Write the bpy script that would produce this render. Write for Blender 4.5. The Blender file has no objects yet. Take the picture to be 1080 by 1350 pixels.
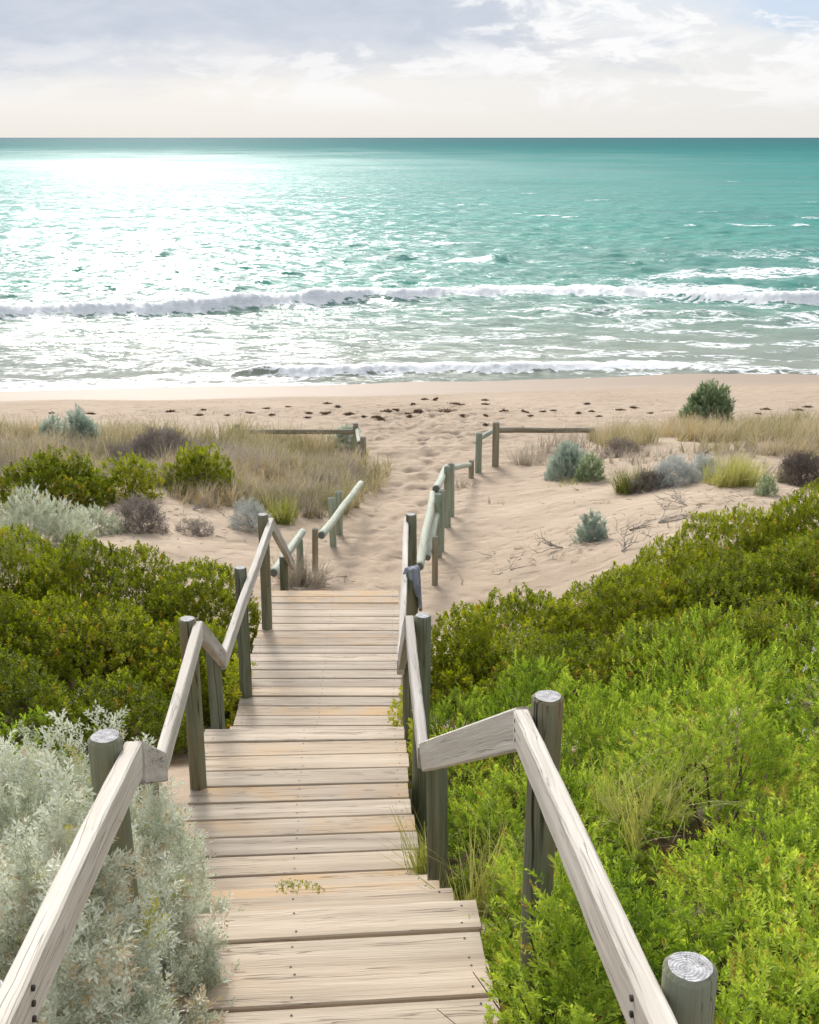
import bpy, math
import numpy as np
from mathutils import Vector

rng = np.random.default_rng(11)
S = bpy.context.scene
COL = S.collection

# ------------------------------------------------------------------ camera model
CAM_Z, PITCH, FPX = 3.2, math.atan(494 / 1500), 1500.0
SEA = -5.5


def ray(px, py):
    u, v = (px - 540) / FPX, (py - 675) / FPX
    return np.array([u, math.cos(PITCH) - v * math.sin(PITCH), -math.sin(PITCH) - v * math.cos(PITCH)])


def at_y(px, py, Y):
    d = ray(px, py)
    t = Y / d[1]
    return np.array([d[0] * t, Y, CAM_Z + d[2] * t])


def at_z(px, py, z):
    d = ray(px, py)
    t = (z - CAM_Z) / d[2]
    return np.array([d[0] * t, d[1] * t, z])


# ------------------------------------------------------------------ numpy noise
def _hash(i, j, seed):
    h = (i.astype(np.int64) * 374761393 + j.astype(np.int64) * 668265263 + seed * 1442695041) & 0x7FFFFFFF
    h = ((h ^ (h >> 13)) * 1274126177) & 0x7FFFFFFF
    h = h ^ (h >> 16)
    return (h & 0xFFFF) / 65535.0


def vnoise(x, y, seed=0):
    x = np.asarray(x, float); y = np.asarray(y, float)
    i, j = np.floor(x), np.floor(y)
    fx, fy = x - i, y - j
    fx = fx * fx * (3 - 2 * fx); fy = fy * fy * (3 - 2 * fy)
    a, b = _hash(i, j, seed), _hash(i + 1, j, seed)
    c, d = _hash(i, j + 1, seed), _hash(i + 1, j + 1, seed)
    return (a * (1 - fx) + b * fx) * (1 - fy) + (c * (1 - fx) + d * fx) * fy


def fbm(x, y, octv=4, seed=0):
    s, a, t = 0.0, 1.0, 0.0
    for k in range(octv):
        s = s + a * vnoise(x * 2 ** k, y * 2 ** k, seed + k * 17)
        t += a
        a *= 0.5
    return s / t


def sst(a, b, x):
    t = np.clip((np.asarray(x, float) - a) / (b - a), 0, 1)
    return t * t * (3 - 2 * t)


# ------------------------------------------------------------------ terrain height
_TY = [-20, -8, 0, 2.5, 4.3, 6, 8, 10, 11.5, 13, 16, 20, 24, 30, 41, 50, 70, 120, 400]
_TZ = [2.6, 1.9, 1.0, .45, -.1, -.5, -1.15, -1.75, -2.1, -2.22, -2.6, -3.1, -3.5, -4.1, -5.44, -6.2, -8, -9.5, -12]
_yy = np.linspace(-20, 140, 1601)
_zz = np.interp(_yy, _TY, _TZ)
_k = np.hanning(25); _k /= _k.sum()
_zs = np.convolve(np.pad(_zz, 12, mode='edge'), _k, mode='valid')


def terrain(x, Y):
    x = np.asarray(x, float); Y = np.asarray(Y, float)
    g = np.interp(Y, _yy, _zs)
    wr = np.interp(Y, [0, 3, 8, 12, 18, 24, 28, 60], [0, .1, .7, .9, .55, .42, .0, 0])
    cr = np.interp(Y, [0, 12, 14, 18, 22, 24, 60], [.6, .6, .6, .9, 1.6, 2.1, 2.1])
    wl = np.interp(Y, [0, 3, 8, 11, 15, 22, 25, 28, 60], [0, .1, .45, .55, .35, .35, .3, 0, 0])
    cl = np.interp(Y, [0, 12, 14, 18, 24, 60], [-1.6, -1.7, -1.6, -1.2, -1.0, -1.0])
    g = g + wr * sst(0, 4.2, x - cr) + wl * sst(0, 3.2, cl - x)
    dune = sst(1, 5, Y) * (1 - sst(26, 31, Y))
    g = g + dune * (fbm(x * .55 + 9, Y * .55, 3, 5) - .5) * .28
    path = np.exp(-((x - np.interp(Y, [9, 14, 18, 22, 26, 34], [-.6, -.5, -.1, .2, .4, .4])) /
                    np.interp(Y, [9, 14, 24, 34], [.55, .7, 1.3, 3.2])) ** 2)
    rough = path * sst(10, 12, Y) * (1 - sst(31, 36, Y)) + .35 * sst(24, 28, Y) * (1 - sst(33, 37, Y))
    g = g + rough * (fbm(x * 3.1, Y * 2.7, 3, 31) - .5) * .17
    g = g - rough * .034 * (sst(.60, .76, vnoise(x * 4.6, Y * 3.4, 131)) + sst(.64, .8, vnoise(x * 3.3 + 5, Y * 2.7, 137)))
    g = g + (fbm(x * .13, Y * .3, 2, 77) - .5) * .12 * sst(30, 36, Y)
    g = g + .012 * np.clip(x, -20, 20) * sst(33, 38, Y)
    return g


def hit(px, py, y0=3.0, y1=60.0):
    Y = np.linspace(y0, y1, 4000)
    d = ray(px, py)
    t = Y / d[1]
    z = CAM_Z + d[2] * t
    below = z <= terrain(d[0] * t, Y)
    k = int(np.argmax(below))
    return np.array([d[0] * t[k], Y[k], z[k]])


# ------------------------------------------------------------------ object helpers
def tag(o, label=None, cat=None, group=None, kind=None):
    if label: o['label'] = label
    if cat: o['category'] = cat
    if group: o['group'] = group
    if kind: o['kind'] = kind
    return o


def empty(name, loc, label, cat, group=None):
    o = bpy.data.objects.new(name, None)
    o.empty_display_size = .2
    COL.objects.link(o)
    o.location = [float(c) for c in loc]
    return tag(o, label, cat, group)


def link_mesh(name, me, mats, parent=None):
    for m in mats:
        me.materials.append(m)
    o = bpy.data.objects.new(name, me)
    COL.objects.link(o)
    if parent is not None:
        o.parent = parent
        # vertices are given in world space; keep them there
        top = parent
        off = Vector((0, 0, 0))
        while top is not None:
            off += top.location
            top = top.parent
        n = len(me.vertices)
        co = np.empty(n * 3, np.float32)
        me.vertices.foreach_get('co', co)
        co = co.reshape(-1, 3) - np.array(off, np.float32)
        me.vertices.foreach_set('co', co.ravel())
        me.update()
    return o


def quads(name, V, Q, mats, parent=None, attrs=None, smooth=False, matidx=None):
    V = np.asarray(V, np.float32); Q = np.asarray(Q, np.int32)
    k = Q.shape[1]
    me = bpy.data.meshes.new(name)
    me.vertices.add(len(V)); me.vertices.foreach_set('co', V.ravel())
    me.loops.add(Q.size); me.loops.foreach_set('vertex_index', Q.ravel())
    me.polygons.add(len(Q)); me.polygons.foreach_set('loop_start', np.arange(0, Q.size, k, dtype=np.int32))
    if matidx is not None:
        me.polygons.foreach_set('material_index', np.asarray(matidx, np.int32))
    me.update(calc_edges=True)
    me.polygons.foreach_set('use_smooth', np.full(len(Q), smooth, dtype=bool))
    for n_, (typ, dat) in (attrs or {}).items():
        a = me.attributes.new(n_, typ, 'POINT')
        a.data.foreach_set('vector' if typ == 'FLOAT_VECTOR' else 'value', np.asarray(dat, np.float32).ravel())
    return link_mesh(name, me, mats, parent)


class MB:
    """collects solids with a wood-grain coordinate; build() links ONE mesh"""
    def __init__(s):
        s.v, s.f, s.g, s.r, s.m, s.sm = [], [], [], [], [], []

    def add(s, V, F, G, rnd, mat=0, smooth=False):
        b = len(s.v)
        s.v += [tuple(map(float, p)) for p in V]
        s.g += [tuple(map(float, p)) for p in G]
        s.r += [rnd] * len(V)
        for k, f in enumerate(F):
            s.f.append(tuple(i + b for i in f))
            s.m.append(mat[k] if isinstance(mat, list) else mat)
            s.sm.append(smooth[k] if isinstance(smooth, list) else smooth)

    def build(s, name, mats, parent=None):
        me = bpy.data.meshes.new(name)
        me.from_pydata(s.v, [], s.f)
        me.polygons.foreach_set('material_index', s.m)
        me.polygons.foreach_set('use_smooth', s.sm)
        a = me.attributes.new('gco', 'FLOAT_VECTOR', 'POINT'); a.data.foreach_set('vector', np.array(s.g, np.float32).ravel())
        a = me.attributes.new('rnd', 'FLOAT', 'POINT'); a.data.foreach_set('value', np.array(s.r, np.float32))
        me.update()
        return link_mesh(name, me, mats, parent)


def nrm(v):
    return v / (np.linalg.norm(v) + 1e-12)


def bar(mb, p0, p1, w, t, up=(0, 0, 1), ch=.004, wob=.0, rnd=None):
    """timber from p0 to p1 (centre line), w across, t along up"""
    p0 = np.array(p0, float); p1 = np.array(p1, float)
    L = np.linalg.norm(p1 - p0); a = (p1 - p0) / L
    side = nrm(np.cross(a, np.array(up, float))); upv = np.cross(side, a)
    n = max(2, int(L / .12))
    sec = [(-w / 2 + ch, -t / 2), (w / 2 - ch, -t / 2), (w / 2, -t / 2 + ch), (w / 2, t / 2 - ch),
           (w / 2 - ch, t / 2), (-w / 2 + ch, t / 2), (-w / 2, t / 2 - ch), (-w / 2, -t / 2 + ch)]
    V, G, F = [], [], []
    rnd = float(rng.random()) if rnd is None else rnd
    ph = rng.random(4) * 6.28
    for i in range(n + 1):
        s = L * i / n
        ws = wob * math.sin(s * 2.1 + ph[0]) + wob * .5 * math.sin(s * 5.3 + ph[1])
        wu = wob * .5 * math.sin(s * 1.7 + ph[2])
        for (x, y) in sec:
            jx = wob * .35 * math.sin(s * 23 + x * 90 + ph[3])
            V.append(p0 + a * s + side * (x + ws + jx) + upv * (y + wu)); G.append((s, x, y))
    for i in range(n):
        for k in range(8):
            F.append((i * 8 + k, i * 8 + (k + 1) % 8, (i + 1) * 8 + (k + 1) % 8, (i + 1) * 8 + k))
    F.append(tuple(range(7, -1, -1))); F.append(tuple(n * 8 + k for k in range(8)))
    mb.add(V, F, G, rnd)


def pole(mb, p0, p1, r0, r1=None, cham=.008, n=22, capmat=1, wob=.004):
    """round timber with chamfered ends; end faces use material capmat"""
    p0 = np.array(p0, float); p1 = np.array(p1, float)
    r1 = r0 if r1 is None else r1
    L = np.linalg.norm(p1 - p0); a = (p1 - p0) / L
    ref = np.array([1, 0, 0]) if abs(a[0]) < .9 else np.array([0, 1, 0])
    e1 = nrm(np.cross(a, ref)); e2 = np.cross(a, e1)
    m = max(4, int(L / .1))
    st = [(0, r0 - cham)] + [(cham + (L - 2 * cham) * i / m, r0 + (r1 - r0) * i / m) for i in range(m + 1)] + [(L, r1 - cham)]
    V, G, F, M, SM = [], [], [], [], []
    rnd = float(rng.random()); ph = rng.random(6) * 6.28
    for (s, r) in st:
        ox, oy = wob * math.sin(s * 3 + ph[0]), wob * math.sin(s * 2.4 + ph[1])
        for k in range(n):
            th = 2 * math.pi * k / n
            rr = r * (1 + .02 * math.sin(3 * th + ph[2] + s) + .012 * math.sin(5 * th + ph[3] + 2 * s))
            x, y = rr * math.cos(th) + ox, rr * math.sin(th) + oy
            V.append(p0 + a * s + e1 * x + e2 * y); G.append((s, x, y))
    R = len(st)
    for i in range(R - 1):
        for k in range(n):
            F.append((i * n + k, i * n + (k + 1) % n, (i + 1) * n + (k + 1) % n, (i + 1) * n + k)); M.append(0); SM.append(0 < i < R - 2)
    F.append(tuple(range(n - 1, -1, -1))); M.append(capmat); SM.append(False)
    F.append(tuple((R - 1) * n + k for k in range(n))); M.append(capmat); SM.append(False)
    mb.add(V, F, G, rnd, M, SM)


def tubes(paths, sides=4):
    """paths: list of (points (n,3), radii (n)) -> V, Q"""
    V, Q = [], []
    b = 0
    for P, R in paths:
        P = np.asarray(P, float); n = len(P)
        for i in range(n):
            t = nrm(P[min(i + 1, n - 1)] - P[max(i - 1, 0)])
            ref = np.array([0, 0, 1.]) if abs(t[2]) < .9 else np.array([1., 0, 0])
            e1 = nrm(np.cross(t, ref)); e2 = np.cross(t, e1)
            for k in range(sides):
                th = 2 * math.pi * k / sides
                V.append(P[i] + R[i] * (e1 * math.cos(th) + e2 * math.sin(th)))
        for i in range(n - 1):
            for k in range(sides):
                Q.append((b + i * sides + k, b + i * sides + (k + 1) % sides, b + (i + 1) * sides + (k + 1) % sides, b + (i + 1) * sides + k))
        b += n * sides
    return np.array(V), np.array(Q)


# ------------------------------------------------------------------ materials
def newmat(name):
    m = bpy.data.materials.new(name)
    m.use_nodes = True
    nt = m.node_tree
    nt.nodes.clear()
    out = nt.nodes.new('ShaderNodeOutputMaterial')
    return m, nt, out


class NT:
    """small node-tree writer"""
    def __init__(s, nt): s.nt = nt

    def n(s, typ, **kw):
        x = s.nt.nodes.new(typ)
        for k, v in kw.items(): setattr(x, k, v)
        return x

    def put(s, sock, val):
        if hasattr(val, 'is_linked') or hasattr(val, 'links'):
            s.nt.links.new(val, sock)
        else:
            sock.default_value = val

    def math(s, op, a, b=0.0, c=0.0, clamp=False):
        x = s.n('ShaderNodeMath', operation=op, use_clamp=clamp)
        for i, v in enumerate((a, b, c)): s.put(x.inputs[i], v)
        return x.outputs[0]

    def vmath(s, op, a, b=(0, 0, 0)):
        x = s.n('ShaderNodeVectorMath', operation=op)
        s.put(x.inputs[0], a); s.put(x.inputs[1], b)
        return x.outputs[0]

    def noise(s, vec, scale, detail=4, rough=.55, dist=0.0, out=0):
        x = s.n('ShaderNodeTexNoise')
        s.put(x.inputs['Vector'], vec); x.inputs['Scale'].default_value = scale
        x.inputs['Detail'].default_value = detail; x.inputs['Roughness'].default_value = rough
        x.inputs['Distortion'].default_value = dist
        return x.outputs[out]

    def ramp(s, fac, stops, interp='LINEAR'):
        x = s.n('ShaderNodeValToRGB')
        x.color_ramp.interpolation = interp
        e = x.color_ramp.elements
        while len(e) < len(stops): e.new(.5)
        for el, (p, c) in zip(e, stops):
            el.position = p
            el.color = (c[0], c[1], c[2], 1) if hasattr(c, '__len__') else (c, c, c, 1)
        s.put(x.inputs[0], fac)
        return x.outputs[0]

    def mix(s, fac, a, b, typ='MIX'):
        x = s.n('ShaderNodeMix', data_type='RGBA', blend_type=typ)
        s.put(x.inputs[0], fac)
        s.put(x.inputs[6], a if not isinstance(a, tuple) or len(a) == 4 else (*a, 1))
        s.put(x.inputs[7], b if not isinstance(b, tuple) or len(b) == 4 else (*b, 1))
        return x.outputs[2]

    def map(s, v, a, b, c=0.0, d=1.0, smooth=True):
        x = s.n('ShaderNodeMapRange', interpolation_type='SMOOTHSTEP' if smooth else 'LINEAR')
        s.put(x.inputs[0], v)
        for i, q in enumerate((a, b, c, d)): s.put(x.inputs[i + 1], q)
        return x.outputs[0]

    def attr(s, name, out='Fac'):
        x = s.n('ShaderNodeAttribute', attribute_name=name)
        return x.outputs[out]

    def bump(s, h, strength=.5, dist=.01, normal=None):
        x = s.n('ShaderNodeBump')
        x.inputs['Strength'].default_value = strength; x.inputs['Distance'].default_value = dist
        s.put(x.inputs['Height'], h)
        if normal is not None: s.put(x.inputs['Normal'], normal)
        return x.outputs[0]

    def bsdf(s, col, rough=.7, normal=None, spec=.3, ior=None):
        x = s.n('ShaderNodeBsdfPrincipled')
        s.put(x.inputs['Base Color'], col if not isinstance(col, tuple) or len(col) == 4 else (*col, 1))
        s.put(x.inputs['Roughness'], rough)
        s.put(x.inputs['Specular IOR Level'], spec)
        if ior: x.inputs['IOR'].default_value = ior
        if normal is not None: s.put(x.inputs['Normal'], normal)
        return x


def wood(name, lo, hi, tint, tint_amt=.5, crack=.5, stain=None, stain_amt=0., rough=.8, lscale=1.0, cross=1.0, split=False):
    """weathered timber: grain runs along gco.x"""
    m, nt, out = newmat(name); N = NT(nt)
    g = N.attr('gco', 'Vector'); r = N.attr('rnd')
    off = N.n('ShaderNodeCombineXYZ')
    N.put(off.inputs[0], N.math('MULTIPLY', r, 37.0)); N.put(off.inputs[1], N.math('MULTIPLY', r, 11.3)); N.put(off.inputs[2], N.math('MULTIPLY', r, 5.7))
    warp = N.noise(N.vmath('ADD', N.vmath('MULTIPLY', g, (2.2, 9, 9)), off.outputs[0]), 1.0, 2)
    wv = N.n('ShaderNodeCombineXYZ'); N.put(wv.inputs[1], N.math('MULTIPLY', N.math('SUBTRACT', warp, .5), .03)); N.put(wv.inputs[2], N.math('MULTIPLY', N.math('SUBTRACT', warp, .5), .03))
    gw = N.vmath('ADD', g, wv.outputs[0])
    fine = N.noise(N.vmath('ADD', N.vmath('MULTIPLY', gw, (2.6 * lscale, 190 * cross, 190 * cross)), off.outputs[0]), 1.0, 4, .6)
    wide = N.noise(N.vmath('ADD', N.vmath('MULTIPLY', gw, (.9 * lscale, 22 * cross, 22 * cross)), off.outputs[0]), 1.0, 3, .55)
    blot = N.noise(N.vmath('ADD', N.vmath('MULTIPLY', g, (3.0, 6, 6)), off.outputs[0]), 1.0, 3)
    col = N.ramp(N.math('ADD', N.math('MULTIPLY', wide, .65), N.math('MULTIPLY', fine, .35)),
                 [(.32, lo), (.5, tuple((a + b) / 2 for a, b in zip(lo, hi))), (.64, hi)])
    rr = N.math('FRACT', N.math('MULTIPLY', r, 7.13))
    tf = N.math('MULTIPLY', N.math('MULTIPLY', N.map(blot, .30, .75), N.map(rr, .25, .9)), tint_amt)
    col = N.mix(tf, col, tint)
    col = N.mix(1.0, col, N.ramp(N.math('FRACT', N.math('MULTIPLY', r, 13.7)), [(0, (.82, .82, .83)), (.5, (1, 1, 1)), (1, (1.12, 1.1, 1.07))]), 'MULTIPLY')
    # knots
    vo = N.n('ShaderNodeTexVoronoi'); vo.inputs['Scale'].default_value = 1.0
    N.put(vo.inputs['Vector'], N.vmath('ADD', N.vmath('MULTIPLY', g, (2.6, 7.5, 3.0)), off.outputs[0]))
    kn = N.map(vo.outputs['Distance'], .03, .13, 1.0, 0.0)
    col = N.mix(N.math('MULTIPLY', kn, .4), col, tuple(c * .38 for c in lo))
    # drying cracks
    ck = N.noise(N.vmath('ADD', N.vmath('MULTIPLY', gw, (.7 * lscale, 62 * cross, 62 * cross)), off.outputs[0]), 1.0, 2, .5)
    cm = N.map(N.math('ABSOLUTE', N.math('SUBTRACT', ck, .5)), .0, .022, 1.0, 0.0)
    cb = N.noise(N.vmath('ADD', N.vmath('MULTIPLY', g, (1.6, 14, 14)), off.outputs[0]), 1.3, 2)
    cm = N.math('MULTIPLY', cm, N.map(cb, .46, .56))
    col = N.mix(N.math('MULTIPLY', cm, crack), col, tuple(c * .16 for c in lo))
    if stain:
        sn = N.noise(N.vmath('ADD', N.vmath('MULTIPLY', g, (1.3, 16, 16)), off.outputs[0]), 1.0, 4, .6)
        col = N.mix(N.math('MULTIPLY', N.map(sn, .42, .62), stain_amt), col, stain)
    if split:   # long drying split down the pole
        sn = N.noise(N.vmath('ADD', N.vmath('MULTIPLY', gw, (.22, 17, 17)), off.outputs[0]), 1.0, 1, .5)
        sm = N.map(N.math('ABSOLUTE', N.math('SUBTRACT', sn, .5)), .0, .022, 1.0, 0.0)
        sm = N.math('MULTIPLY', sm, N.map(N.noise(N.vmath('ADD', N.vmath('MULTIPLY', g, (.9, 9, 9)), off.outputs[0]), 1.0, 2), .44, .54))
        col = N.mix(N.math('MULTIPLY', sm, .9), col, tuple(c * .12 for c in lo))
        cm = N.math('MAXIMUM', cm, sm)
    h = N.math('SUBTRACT', fine, N.math('MULTIPLY', cm, .9))
    b = N.bsdf(col, rough, N.bump(h, .55, .004), .2)
    nt.links.new(b.outputs[0], out.inputs[0])
    return m


def end_grain(name, a, b):
    m, nt, out = newmat(name); N = NT(nt)
    g = N.attr('gco', 'Vector'); r = N.attr('rnd')
    flat = N.vmath('MULTIPLY', g, (0, 1, 1))
    offc = N.vmath('ADD', flat, (0, .006, -.004))
    ln = N.n('ShaderNodeVectorMath', operation='LENGTH'); N.put(ln.inputs[0], offc)
    wob = N.noise(flat, 28, 2)
    rad = N.math('ADD', ln.outputs['Value'], N.math('MULTIPLY', wob, .012))
    ring = N.math('SINE', N.math('MULTIPLY', rad, 1150))
    blot = N.noise(N.vmath('ADD', flat, (3, 1, 2)), 45, 3)
    col = N.ramp(N.math('ADD', N.math('MULTIPLY', ring, .08), blot), [(.3, a), (.7, b)])
    sp = N.n('ShaderNodeSeparateXYZ'); N.put(sp.inputs[0], offc)
    ang = N.math('ARCTAN2', sp.outputs[1], sp.outputs[2])
    rc = N.noise(N.n('ShaderNodeCombineXYZ').outputs[0], 1)  # placeholder seed
    cv = N.n('ShaderNodeCombineXYZ'); N.put(cv.inputs[0], N.math('MULTIPLY', ang, 2.2)); N.put(cv.inputs[1], N.math('MULTIPLY', r, 20.0)); N.put(cv.inputs[2], N.math('MULTIPLY', rad, 9.0))
    cn = N.noise(cv.outputs[0], 1.6, 2)
    cm = N.map(N.math('ABSOLUTE', N.math('SUBTRACT', cn, .5)), 0, .02, 1, 0)
    col = N.mix(N.math('MULTIPLY', cm, .7), col, tuple(c * .2 for c in a))
    bs = N.bsdf(col, .85, N.bump(N.math('ADD', ring, N.math('MULTIPLY', cm, -3.0)), .3, .002), .15)
    nt.links.new(bs.outputs[0], out.inputs[0])
    return m


def leafmat(name, stops, transl=.35, rough=.5, spec=.3, tt=(1.25, 1.35, .55)):
    """foliage colour runs over each sprig's own tone (age of the leaf)"""
    m, nt, out = newmat(name); N = NT(nt)
    c = N.ramp(N.attr('tone'), stops)
    b = N.bsdf(c, rough, None, spec)
    t = N.n('ShaderNodeBsdfTranslucent')
    N.put(t.inputs[0], N.mix(1.0, c, (*tt, 1), 'MULTIPLY'))
    mx = N.n('ShaderNodeMixShader'); mx.inputs[0].default_value = transl
    nt.links.new(b.outputs[0], mx.inputs[1]); nt.links.new(t.outputs[0], mx.inputs[2])
    nt.links.new(mx.outputs[0], out.inputs[0])
    return m


def plain(name, a, b, scale=8., rough=.8, bump=.0):
    m, nt, out = newmat(name); N = NT(nt)
    tc = N.n('ShaderNodeTexCoord')
    f = N.noise(tc.outputs['Object'], scale, 4, .6)
    c = N.ramp(f, [(.35, a), (.65, b)])
    bs = N.bsdf(c, rough, N.bump(f, bump, .01) if bump else None, .2)
    nt.links.new(bs.outputs[0], out.inputs[0])
    return m


M = {}
M['deck'] = wood('weathered_decking', (.36, .292, .225), (.565, .48, .385), (.54, .375, .22), 1.1, .6)
M['rail'] = wood('weathered_rail_timber', (.39, .355, .315), (.64, .605, .55), (.52, .46, .38), .35, .5)
M['railgrey'] = wood('grey_link_timber', (.25, .22, .19), (.52, .48, .44), (.42, .35, .27), .4, .8)
M['post'] = wood('treated_post_timber', (.095, .10, .06), (.25, .255, .175), (.23, .17, .09), .9, .7, (.20, .235, .185), .42, split=True)
M['postend'] = end_grain('post_end_grain', (.30, .29, .29), (.62, .61, .62))
M['log'] = wood('pale_green_log', (.27, .30, .24), (.58, .60, .50), (.42, .40, .30), .5, .7, (.42, .48, .40), .45, cross=.6)
M['logpost'] = wood('green_fence_post_timber', (.16, .19, .13), (.36, .40, .31), (.28, .24, .16), .6, .7, (.32, .38, .30), .5, cross=.7)
M['logbrown'] = wood('brown_rail_timber', (.17, .15, .10), (.36, .32, .24), (.30, .25, .17), .5, .6, cross=.6)
M['logend'] = end_grain('log_end_grain', (.10, .11, .10), (.22, .23, .20))
M['steel'] = plain('rusty_bolt_steel', (.02, .018, .016), (.09, .07, .06), 60, .6)
M['bark'] = plain('brown_bark', (.05, .032, .022), (.17, .11, .075), 30, .9, .4)
M['deadwood'] = plain('grey_dead_wood', (.22, .19, .165), (.46, .42, .37), 22, .9, .4)
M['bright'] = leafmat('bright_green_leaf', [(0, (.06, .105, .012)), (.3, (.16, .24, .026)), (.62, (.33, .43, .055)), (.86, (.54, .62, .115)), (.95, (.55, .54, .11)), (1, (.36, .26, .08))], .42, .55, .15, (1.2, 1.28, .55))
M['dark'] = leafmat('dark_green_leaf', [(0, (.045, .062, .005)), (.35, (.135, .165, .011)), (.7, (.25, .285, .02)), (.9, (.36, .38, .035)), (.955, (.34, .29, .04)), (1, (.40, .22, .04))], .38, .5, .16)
M['olive'] = leafmat('olive_green_leaf', [(0, (.065, .08, .006)), (.4, (.185, .212, .010)), (.75, (.32, .345, .02)), (.93, (.46, .46, .035)), (1, (.44, .24, .04))], .4, .5, .14)
M['silver'] = leafmat('silver_leaf', [(0, (.20, .23, .13)), (.25, (.42, .46, .33)), (.6, (.63, .66, .54)), (.93, (.78, .80, .70)), (.97, (.56, .42, .26)), (1, (.5, .47, .06))], .25, .7, .15, tt=(1.05, 1.05, .95))
M['bluegrey'] = leafmat('blue_green_needle', [(0, (.20, .25, .19)), (.5, (.38, .46, .39)), (1, (.54, .61, .54))], .25, .7, .15, tt=(1.05, 1.05, .95))
M['pinegreen'] = leafmat('soft_green_needle', [(0, (.10, .145, .06)), (.5, (.22, .30, .16)), (1, (.42, .49, .31))], .28, .7, .15, tt=(1.05, 1.05, .95))
M['twig'] = leafmat('grey_brown_twig', [(0, (.16, .13, .11)), (.5, (.29, .25, .225)), (1, (.43, .39, .35))], .12, .8, .1, tt=(1.05, 1.05, .95))
M['white'] = leafmat('white_silver_leaf', [(0, (.30, .32, .29)), (.5, (.54, .57, .55)), (1, (.72, .73, .72))], .15, .7, .15, tt=(1.05, 1.05, .95))
M['grass'] = leafmat('dune_grass_blade', [(0, (.28, .27, .11)), (.35, (.48, .41, .24)), (.65, (.64, .55, .39)), (.85, (.55, .46, .37)), (1, (.60, .42, .14))], .3, .7, .15, tt=(1.05, 1.05, .95))
M['straw'] = leafmat('grey_straw_blade', [(0, (.28, .24, .19)), (.5, (.47, .41, .34)), (1, (.62, .55, .46))], .25, .8, .1, tt=(1.05, 1.05, .95))
M['greengrass'] = leafmat('green_grass_blade', [(0, (.14, .15, .035)), (.5, (.30, .31, .09)), (1, (.54, .49, .24))], .35, .6, .2)
M['weed'] = leafmat('dry_seaweed', [(0, (.09, .06, .04)), (.6, (.20, .135, .08)), (1, (.34, .24, .15))], .1, .6, .2, tt=(1.05, 1.05, .95))
M['petal'] = leafmat('pale_lilac_petal', [(0, (.55, .48, .58)), (1, (.75, .70, .75))], .3, .6, .2, tt=(1.05, 1.05, .95))


def sand_material():
    m, nt, out = newmat('beach_sand'); N = NT(nt)
    geo = N.n('ShaderNodeNewGeometry')
    pos = geo.outputs['Position']
    sp = N.n('ShaderNodeSeparateXYZ'); N.put(sp.inputs[0], pos)
    big = N.noise(pos, .35, 4, .55)
    mid = N.noise(pos, 2.4, 4, .6)
    fin = N.noise(pos, 45, 3, .7)
    f = N.math('ADD', N.math('ADD', N.math('MULTIPLY', big, .45), N.math('MULTIPLY', mid, .35)), N.math('MULTIPLY', fin, .2))
    dry = N.ramp(f, [(.34, (.345, .27, .20)), (.5, (.405, .32, .24)), (.66, (.46, .37, .285))])
    # litter of fine dark bits left where plants grow
    lit = N.noise(N.vmath('MULTIPLY', pos, (9, 6, 9)), 1.0, 5, .7)
    la = N.math('MULTIPLY', N.map(lit, .60, .68), N.map(N.noise(pos, .8, 2), .48, .62))
    dry = N.mix(N.math('MULTIPLY', la, .5), dry, (.20, .145, .10))
    dry = N.mix(N.attr('litter'), dry, N.ramp(mid, [(.35, (.045, .03, .018)), (.65, (.13, .09, .055))]))  # near-black ground: leaf litter and shrub-gap shade both put into the sand colour
    edge = N.math('ADD', sp.outputs[2], N.math('MULTIPLY', N.math('SUBTRACT', N.noise(N.vmath('MULTIPLY', pos, (.12, .3, .3)), 1.0, 3), .5), .55))
    wet = N.map(edge, SEA + .62, SEA + .34, 0.0, 1.0)
    col = N.mix(wet, dry, (.33, .255, .195))
    rough = N.map(wet, .2, 1.0, .9, .52)
    # trampled hollows along the path, ripples elsewhere
    tread = N.n('ShaderNodeTexVoronoi', feature='SMOOTH_F1'); tread.inputs['Scale'].default_value = 3.6
    N.put(tread.inputs['Vector'], N.vmath('ADD', pos, N.vmath('MULTIPLY', N.noise(pos, 3.0, 2, .5, 0, 1), (.35, .35, .0))))
    h = N.math('ADD', N.math('MULTIPLY', N.map(tread.outputs['Distance'], .05, .5), .6), N.math('ADD', N.math('MULTIPLY', mid, .8), N.math('MULTIPLY', fin, .10)))
    h = N.math('MULTIPLY', h, N.math('SUBTRACT', 1.0, wet))
    b = N.bsdf(col, rough, N.bump(h, .5, .09), .07)
    nt.links.new(b.outputs[0], out.inputs[0])
    return m


CHOP = 1.18


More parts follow.
